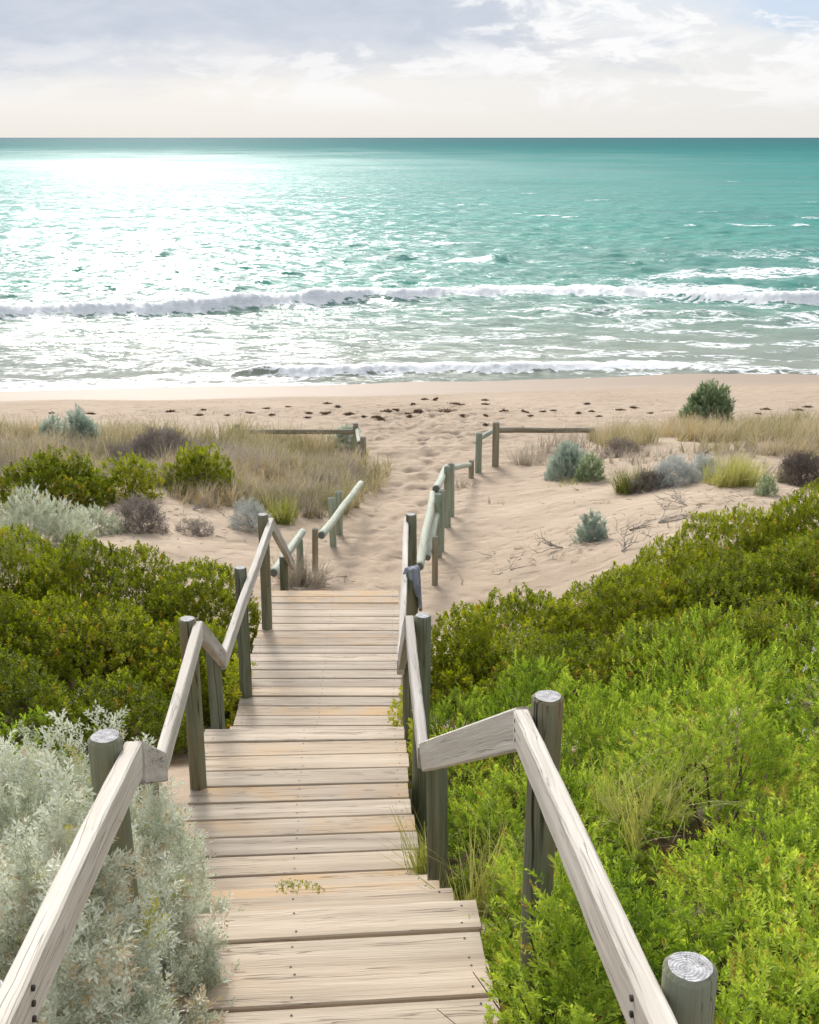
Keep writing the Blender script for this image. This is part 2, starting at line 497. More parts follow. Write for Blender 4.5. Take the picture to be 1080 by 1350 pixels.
def water_material():
    m, nt, out = newmat('sea_water'); N = NT(nt)
    geo = N.n('ShaderNodeNewGeometry'); pos = geo.outputs['Position']
    sp = N.n('ShaderNodeSeparateXYZ'); N.put(sp.inputs[0], pos)
    y = sp.outputs[1]
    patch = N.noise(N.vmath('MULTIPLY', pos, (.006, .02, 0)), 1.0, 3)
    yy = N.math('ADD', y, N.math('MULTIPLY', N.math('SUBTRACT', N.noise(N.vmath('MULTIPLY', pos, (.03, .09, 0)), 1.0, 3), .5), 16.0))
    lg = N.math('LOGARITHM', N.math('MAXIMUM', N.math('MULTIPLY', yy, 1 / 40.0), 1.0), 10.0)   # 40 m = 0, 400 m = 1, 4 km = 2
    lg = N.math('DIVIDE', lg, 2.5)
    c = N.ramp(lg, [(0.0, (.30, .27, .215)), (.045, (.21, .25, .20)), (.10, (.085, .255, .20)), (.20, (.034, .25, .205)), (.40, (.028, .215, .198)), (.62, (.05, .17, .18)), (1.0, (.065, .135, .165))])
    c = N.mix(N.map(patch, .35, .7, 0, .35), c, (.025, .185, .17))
    wind = N.noise(N.vmath('MULTIPLY', pos, (.022, .13, 0)), 1.0, 6, .72)
    c = N.mix(1.0, c, N.ramp(wind, [(.3, (.72, .76, .78)), (.5, (1, 1, 1)), (.7, (1.22, 1.2, 1.16))]), 'MULTIPLY')
    # small chop: facet slopes finer than the mesh
    near = N.map(y, 41, 50, .65, 1.0)
    n1 = N.noise(N.vmath('MULTIPLY', pos, (.8, 1.7, .5)), 1.0, 5, .70, .3, 1)
    n2 = N.noise(N.vmath('MULTIPLY', pos, (3.2, 7.0, 1.0)), 1.0, 4, .68, .2, 1)
    sl = N.vmath('ADD', N.vmath('MULTIPLY', N.vmath('SUBTRACT', n1, (.5, .5, .5)), (1.0, 1.5, 0)), N.vmath('MULTIPLY', N.vmath('SUBTRACT', n2, (.5, .5, .5)), (.8, 1.1, 0)))
    sc = N.n('ShaderNodeVectorMath', operation='SCALE'); N.put(sc.inputs[0], sl); N.put(sc.inputs['Scale'], N.math('MULTIPLY', N.math('MULTIPLY', near, N.map(wind, .3, .7, .6, 1.45)), CHOP))
    nb = N.vmath('NORMALIZE', N.vmath('ADD', geo.outputs['Normal'], sc.outputs[0]))
    # body colour under a rough mirror; mirror fades with distance, imitating cloud shade on the far sea
    fr = N.n('ShaderNodeFresnel'); fr.inputs['IOR'].default_value = 1.33; N.put(fr.inputs['Normal'], nb)
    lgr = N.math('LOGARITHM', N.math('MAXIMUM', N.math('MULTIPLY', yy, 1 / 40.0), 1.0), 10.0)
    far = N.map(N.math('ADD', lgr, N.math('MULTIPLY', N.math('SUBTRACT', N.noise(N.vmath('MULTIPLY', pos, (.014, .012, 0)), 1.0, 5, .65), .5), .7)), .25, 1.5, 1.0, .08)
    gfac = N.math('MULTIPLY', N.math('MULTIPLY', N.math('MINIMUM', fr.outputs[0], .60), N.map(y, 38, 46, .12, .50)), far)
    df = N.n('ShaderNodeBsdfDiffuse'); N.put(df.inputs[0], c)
    gs = N.n('ShaderNodeBsdfAnisotropic'); gs.inputs[0].default_value = (1, 1, 1, 1); N.put(gs.inputs['Roughness'], N.map(y, 60, 500, .13, .30)); N.put(gs.inputs['Normal'], nb)
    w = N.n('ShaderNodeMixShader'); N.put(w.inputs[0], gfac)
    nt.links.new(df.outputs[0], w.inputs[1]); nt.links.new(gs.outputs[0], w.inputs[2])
    # foam: 'foam' carries how much of the surface is broken
    fo = N.attr('foam')
    v1 = N.n('ShaderNodeTexVoronoi', feature='DISTANCE_TO_EDGE'); v1.inputs['Scale'].default_value = 1.0
    wv = N.vmath('MULTIPLY', N.noise(N.vmath('MULTIPLY', pos, (.8, 1.4, 0)), 1.0, 4, .6, 0, 1), (2.6, 3.0, 0))
    N.put(v1.inputs['Vector'], N.vmath('ADD', N.vmath('MULTIPLY', pos, (1.3, 2.5, 0)), wv))
    lace = N.math('SUBTRACT', 1.0, N.map(v1.outputs['Distance'], 0, .30, 0, 1, False))
    fn = N.noise(N.vmath('MULTIPLY', pos, (1.5, 3.6, 1.6)), 1.0, 7, .74)
    den = N.math('ADD', N.math('MULTIPLY', lace, .40), N.math('MULTIPLY', N.math('MULTIPLY_ADD', fn, 2.3, -.65), .75))
    th = N.math('SUBTRACT', 1.12, N.math('MULTIPLY', fo, 1.05))
    mask = N.map(N.math('SUBTRACT', den, th), -.05, .20)
    froth = N.vmath('NORMALIZE', N.vmath('ADD', N.vmath('MULTIPLY', geo.outputs['Normal'], (.35, .35, .35)), (0, 0, .65)))
    fnb = N.bump(fn, .6, .35, froth)
    fb = N.bsdf(N.ramp(fn, [(.28, (.62, .72, .74)), (.42, (.84, .87, .89)), (.6, (.93, .94, .95))]), .75, fnb, .1)
    mx = N.n('ShaderNodeMixShader'); N.put(mx.inputs[0], mask)
    nt.links.new(w.outputs[0], mx.inputs[1]); nt.links.new(fb.outputs[0], mx.inputs[2])
    nt.links.new(mx.outputs[0], out.inputs[0])
    return m


# ------------------------------------------------------------------ ground and sea
def axis(lo, hi, step, far_lo, far_hi, grow=1.18):
    a = list(np.arange(lo, hi + 1e-6, step))
    s = step
    while a[-1] < far_hi: s *= grow; a.append(a[-1] + s)
    s = step
    b = []
    x = lo
    while x > far_lo: s *= grow; x -= s; b.append(x)
    return np.array(b[::-1] + a)


def grid_quads(nr, nc):
    i = np.arange(nr - 1)[:, None] * nc + np.arange(nc - 1)[None, :]
    return np.stack([i, i + 1, i + 1 + nc, i + nc], -1).reshape(-1, 4)


gx = axis(-8, 8, .062, -420, 420, 1.07)
gy = axis(-1, 34, .062, -18, 130, 1.04)
GX, GY = np.meshgrid(gx, gy)
GZ = terrain(GX, GY)
LITTER_SHADE = np.zeros_like(GX)      # leaf litter plus painted-in shade of the gaps under the thick shrubs


def litter_shade_under(x, Y, rx, ry):
    global LITTER_SHADE
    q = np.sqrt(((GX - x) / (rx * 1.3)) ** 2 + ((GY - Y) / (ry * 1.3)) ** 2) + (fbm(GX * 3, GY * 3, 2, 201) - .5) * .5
    LITTER_SHADE = np.maximum(LITTER_SHADE, 1 - sst(.8, 1.1, q))



def sea_y(py):
    return (CAM_Z - SEA) / math.tan(PITCH + math.atan((py - 675) / FPX))


def line_of(pts):
    """pixel polyline on the sea plane -> function Y(x)"""
    P = np.array([at_z(a, b, SEA)[:2] for a, b in pts])
    return lambda x: np.interp(x, P[:, 0], P[:, 1])


rows = [sea_y(p) for p in np.arange(545, 184.5, -.6)]
rows += list(np.geomspace(rows[-1] * 1.04, 30000, 26))
rows = np.array(rows)
ua = np.linspace(-.50, .50, 1000)
ext = np.array([.56, .64, .75, .9, 1.1, 1.4, 1.8, 2.5])
ua = np.concatenate([-ext[::-1], ua, ext])
U, R = np.meshgrid(ua, rows)
SX, SY = U * (R + 2), R
dR = np.gradient(rows)[:, None]
eta = np.zeros_like(SX)
warpn = (fbm(SX / 7, SY / 5, 3, 301) - .5) * 2
wr = np.random.default_rng(3)
for k in range(70):
    lam = 1.3 * (17 / 1.3) ** wr.random()
    th = wr.normal(0, .5)
    kx, ky = 2 * math.pi / lam * math.sin(th), 2 * math.pi / lam * math.cos(th)
    amp = .0105 * lam ** .70 * (.95 if lam < 4 else .26)
    att = np.clip(lam / (2.6 * np.abs(dR)) - .6, 0, 1)
    gp = .55 + .9 * fbm(SX / 40 + k * 3.1, SY / 40, 2, 100 + k) if k % 3 == 0 else 1.0
    phs = kx * SX + ky * SY + wr.random() * 6.28 + (warpn if k % 2 else -warpn) * min(1.1, 4 / lam)
    eta += amp * att * gp * (.8 * np.sin(phs) + .45 * (1 - 1.57 * np.abs(np.sin(phs / 2))))
shore = .10 + .9 * sst(44, 66, SY)
eta *= shore
slopey = eta.copy()
foam = np.zeros_like(SX)
nlong = fbm(SX * .09, SY * .25, 4, 41)
nfine = fbm(SX * .45, SY * 1.1, 4, 43)


def breaker(pts, hgt, wf, wb, ampx, fo, trail, seed):
    """a wave ridge along pts; ampx: (x px, height share); fo: (x px, foam share)"""
    global eta, foam
    L = line_of(pts)
    Yb = L(SX) + (fbm(SX * .22, SX * 0 + seed, 3, seed) - .5) * 2.2 + (fbm(SX * 1.1, SX * 0 + seed, 3, seed + 5) - .5) * .9
    pxs = 540 + FPX * SX / (SY * math.cos(PITCH) + (CAM_Z - SEA) * math.sin(PITCH))
    fray = .55 + .9 * fbm(SX * 1.3, SY * .0 + seed, 3, seed + 21) if fo[0][1] == 0 else 1.0
    h = fray * hgt * np.interp(pxs, [a for a, b in ampx], [b for a, b in ampx]) * (.8 + .4 * fbm(SX * .35, SY * 0 + seed, 2, seed + 9))
    fs = np.interp(pxs, [a for a, b in fo], [b for a, b in fo])
    d = SY - Yb
    prof = np.where(d < 0, np.exp(-(d / wf) ** 2), np.exp(-(d / wb) ** 2))
    lump = 1 + .42 * fs * (fbm(SX * 6, SY * 6, 3, seed + 3) - .5)
    eta = eta + h * prof * lump
    front = np.exp(-((d - .1) / (wf * 1.5)) ** 2) * (h > .02)
    back = np.where(d > 0, np.exp(-d / trail), 0) * (.25 + 1.0 * nfine)
    foam = np.maximum(foam, fs * np.clip(front * 1.55 + back * .92, 0, 1.2))


breaker([(-300, 424), (0, 419), (140, 415), (330, 405), (540, 392), (700, 388), (860, 392), (1000, 399), (1080, 402), (1400, 405)],
        .62, .7, 2.3, [(-300, 1), (330, 1), (540, .85), (860, .6), (1080, .8)],
        [(-300, .95), (0, .8), (60, .95), (430, .95), (480, .7), (540, .95), (700, .8), (760, .95), (860, .9), (880, .6), (960, .85), (1400, .9)], 7.0, 11)
breaker([(690, 412), (800, 410), (990, 416), (1020, 417)], .28, .7, 1.8, [(690, 0), (740, 1), (960, 1), (1010, 0)], [(0, .1), (1400, .1)], 1.0, 29)
breaker([(-300, 510), (200, 500), (330, 493), (420, 491), (560, 491), (700, 490), (900, 489), (1080, 494), (1400, 500)],
        .30, .45, 1.2, [(-300, .1), (300, .35), (345, 1), (420, 1), (700, .9), (900, .55), (1400, .4)],
        [(-300, .15), (335, .1), (375, .85), (500, .95), (880, .85), (930, .5), (1400, .5)], 1.6, 47)
breaker([(130, 338), (200, 336), (280, 334), (370, 326)], .26, 1.3, 3.0, [(110, 0), (165, .7), (200, 1), (240, .75), (262, .35), (285, .9), (340, 1), (400, 0)], [(0, .0), (1400, 0)], 1.0, 61)
breaker([(600, 346), (650, 344), (690, 343)], .34, 1.0, 3., [(570, 0), (620, 1), (660, 1), (700, 0)], [(560, .0), (600, .8), (640, .7), (655, 0)], 1.0, 71)
breaker([(190, 487), (230, 485), (270, 481)], .25, .6, 1.5, [(180, 0), (205, 1), (260, 1), (280, 0)], [(0, .0), (1400, 0)], 1.0, 81)
# broken water inside the breakers and streaks on the right
foam = np.maximum(foam, (1 - sst(60, 72, SY)) * np.clip((nfine - .38) * 2.2, 0, .56))
rt = sst(-.02, .28, U) * sst(60, 66, SY) * (1 - sst(78, 112, SY))
foam = np.maximum(foam, rt * np.clip((fbm(SX * .16, SY * .3, 5, 53) - .36) * 3.0, 0, .66))
foam = np.maximum(foam, (1 - sst(42.5, 47, SY)) * np.clip(.30 + (nfine - .5) * 1.4, 0, .75))
foam = np.maximum(foam, (1 - sst(41.2, 42.6, SY)) * .8)
# whitecaps on the highest crests farther out
cap = fbm(SX * .11, SY * .2, 5, 59)
crest = sst(.16, .42, slopey / (slopey.std() + 1e-6) * .18)
foam = np.maximum(foam, sst(80, 100, SY) * (1 - sst(500, 1500, SY)) * crest * np.clip((cap - .58) * 6.0, 0, .62))
SZ = SEA + eta
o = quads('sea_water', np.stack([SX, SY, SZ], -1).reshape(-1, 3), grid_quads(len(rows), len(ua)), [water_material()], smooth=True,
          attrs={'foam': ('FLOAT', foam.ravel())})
tag(o, kind='structure')

# ------------------------------------------------------------------ boardwalk
walk = empty('boardwalk', (-.5, 4.9, 0), 'weathered grey timber boardwalk stepping down through the bushes to the beach', 'boardwalk')
SCREW = M['steel']


def plank_run(name, L0, L1, R0, R1, n, gap=.008, th=.035, wide=None, shade=None):
    """n planks between the left edge L0->L1 and the right edge R0->R1"""
    L0, L1, R0, R1 = [np.array(p, float) for p in (L0, L1, R0, R1)]
    mb = MB()
    for i in range(n):
        a, b = i / n, (i + 1) / n
        lc, rc = L0 + (L1 - L0) * (a + b) / 2, R0 + (R1 - R0) * (a + b) / 2
        pitch = np.linalg.norm((L1 - L0 + R1 - R0) / 2) / n
        ax = nrm(rc - lc)
        lc = lc - ax * rng.uniform(-.008, .016); rc = rc + ax * rng.uniform(-.008, .016)
        dz = rng.uniform(-.0025, .0025)
        g = gap * rng.uniform(.6, 1.5)
        lc[2] += dz - th / 2 + rng.uniform(-.001, .001); rc[2] += dz - th / 2
        bar(mb, lc, rc, pitch - g, th, ch=.0045, wob=.0012)
        # screw heads over the three bearers
        for f in (.045, .5, .955):
            for q in (-.28, .28):
                c = lc + (rc - lc) * (f + rng.uniform(-.006, .006)) + np.cross([0, 0, 1], ax) * pitch * (q + rng.uniform(-.03, .03))
                c[2] += th / 2 + .0012
                rr = .0042
                ring = [c + rr * np.array([math.cos(t), math.sin(t), 0]) for t in np.linspace(0, 6.283, 9)[:-1]]
                mb.add(ring, [tuple(range(8))], [(0, 0, 0)] * 8, .5, 1)
    return mb.build(name, [M['deck'], SCREW], walk)


def lerp(a, b, t):
    return np.array(a, float) * (1 - t) + np.array(b, float) * t


# lowest landing, middle landing
plank_run('landing_deck', (-1.215, 6.55, -.65), (-1.255, 9.45, -.65), (-.055, 6.55, -.65), (-.095, 9.45, -.65), 20)
plank_run('landing_deck', (-1.085, 4.08, 0), (-1.168, 5.77, 0), (.06, 4.17, 0), (-.04, 5.80, 0), 11)
# upper ramp of shallow two-plank steps
lipL, lipR = np.array([-.955, 3.10, .80]), np.array([.215, 3.19, .80])
back = np.array([.0205, -.316, .026])
for k in range(12):
    a, b = lipL + back * k, lipR + back * k
    step = np.array([back[0], back[1], 0]) * 1.03
    plank_run('ramp_step', a + step, a, b + step, b, 2, gap=.014, th=.04)
# flight between ramp and middle landing
for z, Ya in ((.62, 3.14), (.41, 3.47), (.20, 3.80)):
    t = (Ya - 3.14)
    plank_run('stair_tread', (-.975 - .06 * t, Ya - .09, z), (-.995 - .06 * t, Ya + .27, z), (.165 - .08 * t, Ya, z), (.145 - .08 * t, Ya + .36, z), 2, gap=.014, th=.04)
for z, Ya in ((-.16, 5.77), (-.33, 6.03), (-.49, 6.29)):
    plank_run('stair_tread', (-1.18, Ya, z), (-1.19, Ya + .29, z), (-.04, Ya, z), (-.045, Ya + .29, z), 2, gap=.012, th=.04)
# flight from the lowest landing to the sand
for k in range(7):
    z, Ya = -.65 - .19 * (k + 1), 9.43 + .29 * k
    plank_run('stair_tread', (-1.25, Ya, z), (-1.25, Ya + .30, z), (-.09, Ya, z), (-.09, Ya + .30, z), 2, gap=.012, th=.04)
# bearers under the planks
mbs = [((-1.16, 6.5, -.76), (-1.20, 9.44, -.76)), ((-.66, 6.5, -.76), (-.68, 9.44, -.76)), ((-.11, 6.5, -.76), (-.15, 9.44, -.76)),
       ((-1.04, 4.2, -.11), (-1.12, 5.76, -.11)), ((-.50, 4.2, -.11), (-.60, 5.76, -.11)), ((.01, 4.2, -.11), (-.09, 5.76, -.11)),
       ((-.90, 3.02, .67), (-.66, -.6, .98)), ((-.36, 3.06, .67), (-.12, -.6, .98)), ((.15, 3.1, .67), (.40, -.6, .98)),
       ((-.92, 3.1, .56), (-1.05, 4.14, -.07)), ((.14, 3.2, .56), (.04, 4.12, -.07)),
       ((-1.14, 5.8, -.27), (-1.17, 6.54, -.72)), ((-.09, 5.8, -.27), (-.10, 6.54, -.72)),
       ((-1.21, 9.5, -.88), (-1.21, 11.5, -2.2)), ((-.14, 9.5, -.88), (-.14, 11.5, -2.2))]
for a, b in mbs:
    mb = MB(); bar(mb, a, b, .045, .14); mb.build('bearer', [M['railgrey']], walk)

# ------------------------------------------------------------------ handrails
hl = empty('timber_handrail', (-1.1, 5.2, -.2), 'left timber handrail zigzagging down past the silver bush and dark shrubs', 'handrail', 'handrails along the boardwalk')
hr = empty('timber_handrail', (.1, 5.2, -.2), 'right timber handrail zigzagging down past the bright green shrubs', 'handrail', 'handrails along the boardwalk')


def post(x, Y, zt, r, par, zb=None, lean=(0, 0), mats=('post', 'postend'), name='post'):
    zb = float(terrain(x, Y)) - .35 if zb is None else zb
    mb = MB()
    pole(mb, (x + lean[0], Y + lean[1], zb), (x, Y, zt), r * 1.02, r)
    return mb.build(name, [M[mats[0]], M[mats[1]]], par)


for x, Y, zt in ((-.685, 1.49, 1.90), (-.752, 2.506, 1.79), (-1.02, 3.86, .88), (-1.094, 5.16, .95), (-1.157, 6.12, .36), (-1.18, 7.44, .34), (-1.175, 8.63, .34), (-1.255, 10.6, -.75)):
    post(x, Y, zt, .0425, hl, lean=(rng.uniform(-.012, .012), rng.uniform(-.02, .02)))
for x, Y, zt in ((.435, 1.466, 1.97), (.366, 2.70, 1.80), (.114, 3.985, .925), (.062, 5.20, .95), (-.002, 6.16, .33), (.018, 7.43, .34), (.012, 8.63, .34), (.04, 10.9, -1.02)):
    post(x, Y, zt, .0425, hr, lean=(rng.uniform(-.012, .012), rng.uniform(-.02, .02)))


def rail(p0, p1, par, mat='rail', w=.042, h=.095, ext=0.0):
    """rail whose TOP centre line runs p0 -> p1"""
    p0, p1 = np.array(p0, float), np.array(p1, float)
    d = nrm(p1 - p0)
    p0 = p0 - d * ext; p1 = p1 + d * ext
    side = nrm(np.cross(d, [0, 0, 1])); upv = np.cross(side, d)
    mb = MB(); bar(mb, p0 - upv * h / 2, p1 - upv * h / 2, w, h, ch=.005, wob=.0022)
    return mb.build('rail', [M[mat]], par)


def bolts(rl, pts, nx):
    nx = nrm(np.array(nx, float))
    ref = np.array([0, 0, 1.]) if abs(nx[2]) < .9 else np.array([1., 0, 0])
    e1 = nrm(np.cross(nx, ref)); e2 = np.cross(nx, e1)
    for p in pts:
        p = np.array(p, float)
        V = [p + .0055 * (e1 * math.cos(t) + e2 * math.sin(t)) + nx * q for q in (-.004, .004) for t in np.linspace(0, 6.283, 9)[:-1]]
        F = [(k, (k + 1) % 8, 8 + (k + 1) % 8, 8 + k) for k in range(8)] + [tuple(range(8, 16))]
        mb = MB(); mb.add(V, F, [(0, 0, 0)] * 16, .5); mb.build('bolt', [M['steel']], rl)


rl1 = rail((-.702, 2.557, 1.745), (-.53, -.2, 2.165), hl)
ln1 = rail((-.700, 2.575, 1.738), (-.955, 3.86, .955), hl, 'railgrey', h=.11)
rl2 = rail((-.962, 3.87, .93), (-1.043, 5.17, .93), hl)
ln2 = rail((-1.043, 5.185, .925), (-1.112, 6.17, .30), hl, 'railgrey')
rl3 = rail((-1.113, 6.15, .28), (-1.122, 8.72, .28), hl)
ln3 = rail((-1.122, 8.73, .275), (-1.205, 11.0, -.955), hl, 'railgrey')
rr1 = rail((.303, 2.735, 1.742), (.44, .2, 2.13), hr)
rk1 = rail((.306, 2.755, 1.738), (.058, 3.945, .955), hr, h=.112)
rr2 = rail((.056, 3.945, .93), (-.002, 5.24, .93), hr)
rk2 = rail((-.003, 5.25, .925), (-.050, 6.13, .30), hr, 'railgrey')
rr3 = rail((-.050, 6.08, .28), (-.026, 8.74, .28), hr)
rk3 = rail((-.026, 8.75, .275), (.0, 11.0, -.955), hr, 'railgrey')


def along(p0, p1, t, off, drop):
    p0, p1 = np.array(p0, float), np.array(p1, float)
    d = nrm(p1 - p0); side = nrm(np.cross(d, [0, 0, 1])); upv = np.cross(side, d)
    return p0 + d * t + side * off - upv * drop, side


for (rl, a, b, t, sg) in ((rr1, (.303, 2.735, 1.742), (.44, .2, 2.13), .03, 1), (rr1, (.303, 2.735, 1.742), (.44, .2, 2.13), 1.29, 1), (rk1, (.306, 2.755, 1.738), (.060, 3.96, .945), .035, 1),
                          (rl1, (-.702, 2.557, 1.745), (-.53, -.2, 2.165), 1.05, -1)):
    pts = []
    for dr in (.022, .048, .074):
        p, sd = along(a, b, t + (dr - .048) * .1, .0215 * sg * (1 if True else 1), dr)
        pts.append(p)
    bolts(rl, pts, sd * sg)

# grey cloth left hanging over a post
M['cloth'] = plain('grey_cloth', (.19, .20, .24), (.33, .34, .40), 14, .9, .3)


def cloth():
    cx, cy, zt, r = .018, 7.43, .345, .0425
    V, Q = [], []
    na, nl = 34, 26
    for i in range(na):
        f = i / (na - 1)
        th = math.radians(-158 + 200 * f)          # round the camera side of the post
        drop = .03 + .30 * (sst(.15, .8, f)) - .09 * sst(.86, 1, f) + .012 * math.sin(f * 31)
        fold = .008 * math.sin(f * 26 + .5) + .005 * math.sin(f * 47)
        for j in range(nl):
            g = j / (nl - 1)
            if g < .25:
                q = g / .25
                rr = (r + .006) * q; z = zt + .006 + .004 * math.sin(f * 20) * q - .004 * q * q
            else:
                q = (g - .25) / .75
                rr = r + .007 + fold * (.3 + q) + .014 * q * (1 if f > .5 else .3)
                z = zt + .002 - drop * q
            V.append((cx + rr * math.cos(th), cy + rr * math.sin(th), z))
    for i in range(na - 1):
        for j in range(nl - 1):
            a = i * nl + j
            Q.append((a, a + 1, a + nl + 1, a + nl))
    ob = quads('grey_cloth', np.array(V), Q, [M['cloth']], smooth=True)
    md = ob.modifiers.new('thickness', 'SOLIDIFY'); md.thickness = .004; md.offset = 1
    tag(ob, 'grey cloth draped over the top of a handrail post on the right', 'cloth')


cloth()

# ------------------------------------------------------------------ log fences
def fence_post(par, px, py_base, py_top, wpx, mat='logpost', Y=None, sink=.3):
    b = hit(px, py_base, 9.0) if Y is None else at_y(px, py_base, Y)
    t = at_y(px, py_top, b[1])
    d = b[1] * math.cos(PITCH) + (CAM_Z - b[2]) * math.sin(PITCH)
    r = wpx / FPX * d / 2
    post(b[0], b[1], t[2], r, par, float(terrain(b[0], b[1])) - sink, lean=(rng.uniform(-.02, .02), rng.uniform(-.03, .03)), mats=(mat, 'logend'))
    return b, t


def log(par, a, b, r, mat='log'):
    mb = MB(); pole(mb, a, b, r, r * .96, wob=.003)
    return mb.build('rail', [M[mat], M['logend']], par)


fg = 'log fences along the sand path'
f1 = empty('log_fence', hit(430, 735, 9), 'pale green log fence with sloping rail along left side of sand path', 'fence', fg)
log(f1, at_y(361, 755, 12.4), at_y(399, 701, 14.6), .052)
log(f1, at_y(424, 706, 13.9), at_y(476, 637, 18.9), .053)
for a in ((396, 752, 712, 9, 'logpost'), (417, 752, 697, 8, 'logbrown'), (438.5, 720, 656, 9, 'logpost'), (447.5, 705, 648, 9, 'logpost')):
    fence_post(f1, *a)
f2 = empty('log_fence', hit(585, 720, 9), 'long stepped log fence running along right side of sand path', 'fence', fg)
R_ = [fence_post(f2, *a) for a in ((573, 771, 707, 8, 'logbrown'), (577, 735, 651, 10, 'logpost'), (582, 727, 646, 9, 'logpost'), (589.5, 695, 615, 9, 'logpost'),
                                   (594, 681, 611, 8, 'logpost'), (621.5, 630, 607, 7, 'logbrown'), (631, 623, 571, 8.5, 'logpost'), (652.5, 615, 557, 9, 'logbrown'))]
log(f2, at_y(553, 747, 12.8), at_y(571, 651, 16.0), .055)
log(f2, at_y(564, 735, 13.6), at_y(577, 672, 15.6), .045)
log(f2, at_y(575, 645, 16.0), at_y(588.5, 617, 18.3), .06)
log(f2, at_y(596, 617, 18.7), at_y(620, 612.5, 22.2), .048)
log(f2, at_y(631, 579, 22.9), at_y(652, 567, 24.0), .055)
log(f2, at_y(655, 567, 24.2), at_y(782, 567.5, 26.5), .062, 'logbrown')
f3 = empty('log_fence', hit(400, 590, 9), 'low post and rail fence beside the beach behind the left dune grass', 'fence', fg)
for a in ((314, 592, 560, 7.5, 'logbrown', 25.0), (469.5, 592, 558, 7, 'logbrown', 25.0), (479, 600, 576, 8, 'logbrown', 23.6)):
    fence_post(f3, *a)
log(f3, at_y(317, 569.5, 25.0), at_y(468, 569, 25.0), .055, 'logbrown')
log(f3, at_y(471, 567, 24.9), at_y(474, 584, 23.9), .05, 'log')

# ------------------------------------------------------------------ plants
def leaf_quad(base, d, n, ln, wd, curl=.15):
    """diamond leaf along d, normal n"""
    s = np.cross(d, n)
    mid = base + d * ln * .52 + n * ln * curl * .5
    return [base, mid - s * wd / 2, base + d * ln - n * ln * curl * .3, mid + s * wd / 2]


def frame(d):
    ref = np.array([0, 0, 1.]) if abs(d[2]) < .9 else np.array([1., 0, 0])
    e1 = nrm(np.cross(d, ref))
    return e1, np.cross(d, e1)


def sprig_bright(seed, n=17, L=1.0):
    """upright leafy shoot, unit length"""
    r = np.random.default_rng(seed); V = []; T = []
    for i in range(n):
        h = .12 + .86 * i / (n - 1)
        a = i * 2.4 + r.normal(0, .25)
        el = math.radians(28 + 46 * h + r.normal(0, 9))
        d = np.array([math.cos(a) * math.cos(el), math.sin(a) * math.cos(el), math.sin(el)])
        nn = np.array([-math.cos(a) * math.sin(el), -math.sin(a) * math.sin(el), math.cos(el)])
        ln = .27 * (1 - .35 * h) * r.uniform(.8, 1.2)
        V += leaf_quad(np.array([0, 0, h * .8]) + .02 * r.normal(0, 1, 3), d, nn, ln, ln * .44)
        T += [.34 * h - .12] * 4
    return np.array(V), np.arange(len(V)).reshape(-1, 4), np.array(T)


def sprig_round(seed, n=12):
    """rosette of broad spoon leaves"""
    r = np.random.default_rng(seed); V = []; T = []
    for i in range(n):
        h = .25 + .6 * i / (n - 1)
        a = i * 2.4 + r.normal(0, .3)
        el = math.radians(12 + 55 * i / (n - 1) + r.normal(0, 12))
        d = np.array([math.cos(a) * math.cos(el), math.sin(a) * math.cos(el), math.sin(el)])
        nn = np.array([-math.cos(a) * math.sin(el), -math.sin(a) * math.sin(el), math.cos(el)])
        ln = .42 * (1 - .25 * i / n) * r.uniform(.8, 1.15)
        b = np.array([0, 0, h])
        s = np.cross(d, nn)
        # spoon: narrow base quad widening into a round blade
        w = ln * .5
        p = [b, b + d * ln * .62 - s * w * .5 + nn * .03, b + d * ln - nn * ln * .05, b + d * ln * .62 + s * w * .5 + nn * .03]
        V += p; T += [r.uniform(-.04, .08)] * 4
    return np.array(V), np.arange(len(V)).reshape(-1, 4), np.array(T)


def sprig_silver(seed, side=7, per=9):
    """branched twig clothed in tiny pale leaves"""
    r = np.random.default_rng(seed); V = []; T = []

    def twig(b, d, L, n):
        e1, e2 = frame(d)
        for w in (e1, e2):
            V.extend([b - w * .006, b + w * .006, b + d * L + w * .003, b + d * L - w * .003]); T.extend([-.18] * 4)
        for i in range(n):
            f = .15 + .85 * i / n
            a = i * 2.4 + r.normal(0, .3)
            o_ = e1 * math.cos(a) + e2 * math.sin(a)
            dd = nrm(d * .75 + o_ * .8)
            ln = .122 * r.uniform(.7, 1.3)
            V.extend(leaf_quad(b + d * L * f, dd, nrm(o_ - d * .5), ln, ln * .40)); T.extend([.08 * f] * 4)
    up = np.array([0, 0, 1.])
    twig(np.zeros(3), nrm(up + .15 * r.normal(0, 1, 3)), 1.0, per * 2)
    for k in range(side):
        h = .18 + .72 * k / side
        a = k * 2.4 + r.normal(0, .4)
        d = nrm(np.array([math.cos(a), math.sin(a), 1.05 + r.normal(0, .2)]))
        twig(np.array([0, 0, h]), d, .46 * (1.05 - h * .6) * r.uniform(.8, 1.2), per)
    return np.array(V), np.arange(len(V)).reshape(-1, 4), np.array(T)


def sprig_needle(seed, n=22):
    r = np.random.default_rng(seed); V = []; T = []
    for i in range(n):
        h = i / n
        a = i * 2.4
        el = math.radians(35 + 35 * h + r.normal(0, 10))
        d = np.array([math.cos(a) * math.cos(el), math.sin(a) * math.cos(el), math.sin(el)])
        nn = np.array([-math.cos(a) * math.sin(el), -math.sin(a) * math.sin(el), math.cos(el)])
        ln = .34 * r.uniform(.8, 1.2)
        V += leaf_quad(np.array([0, 0, h * .8]), d, nn, ln, ln * .2, .05); T += [.15 * h] * 4
    return np.array(V), np.arange(len(V)).reshape(-1, 4), np.array(T)


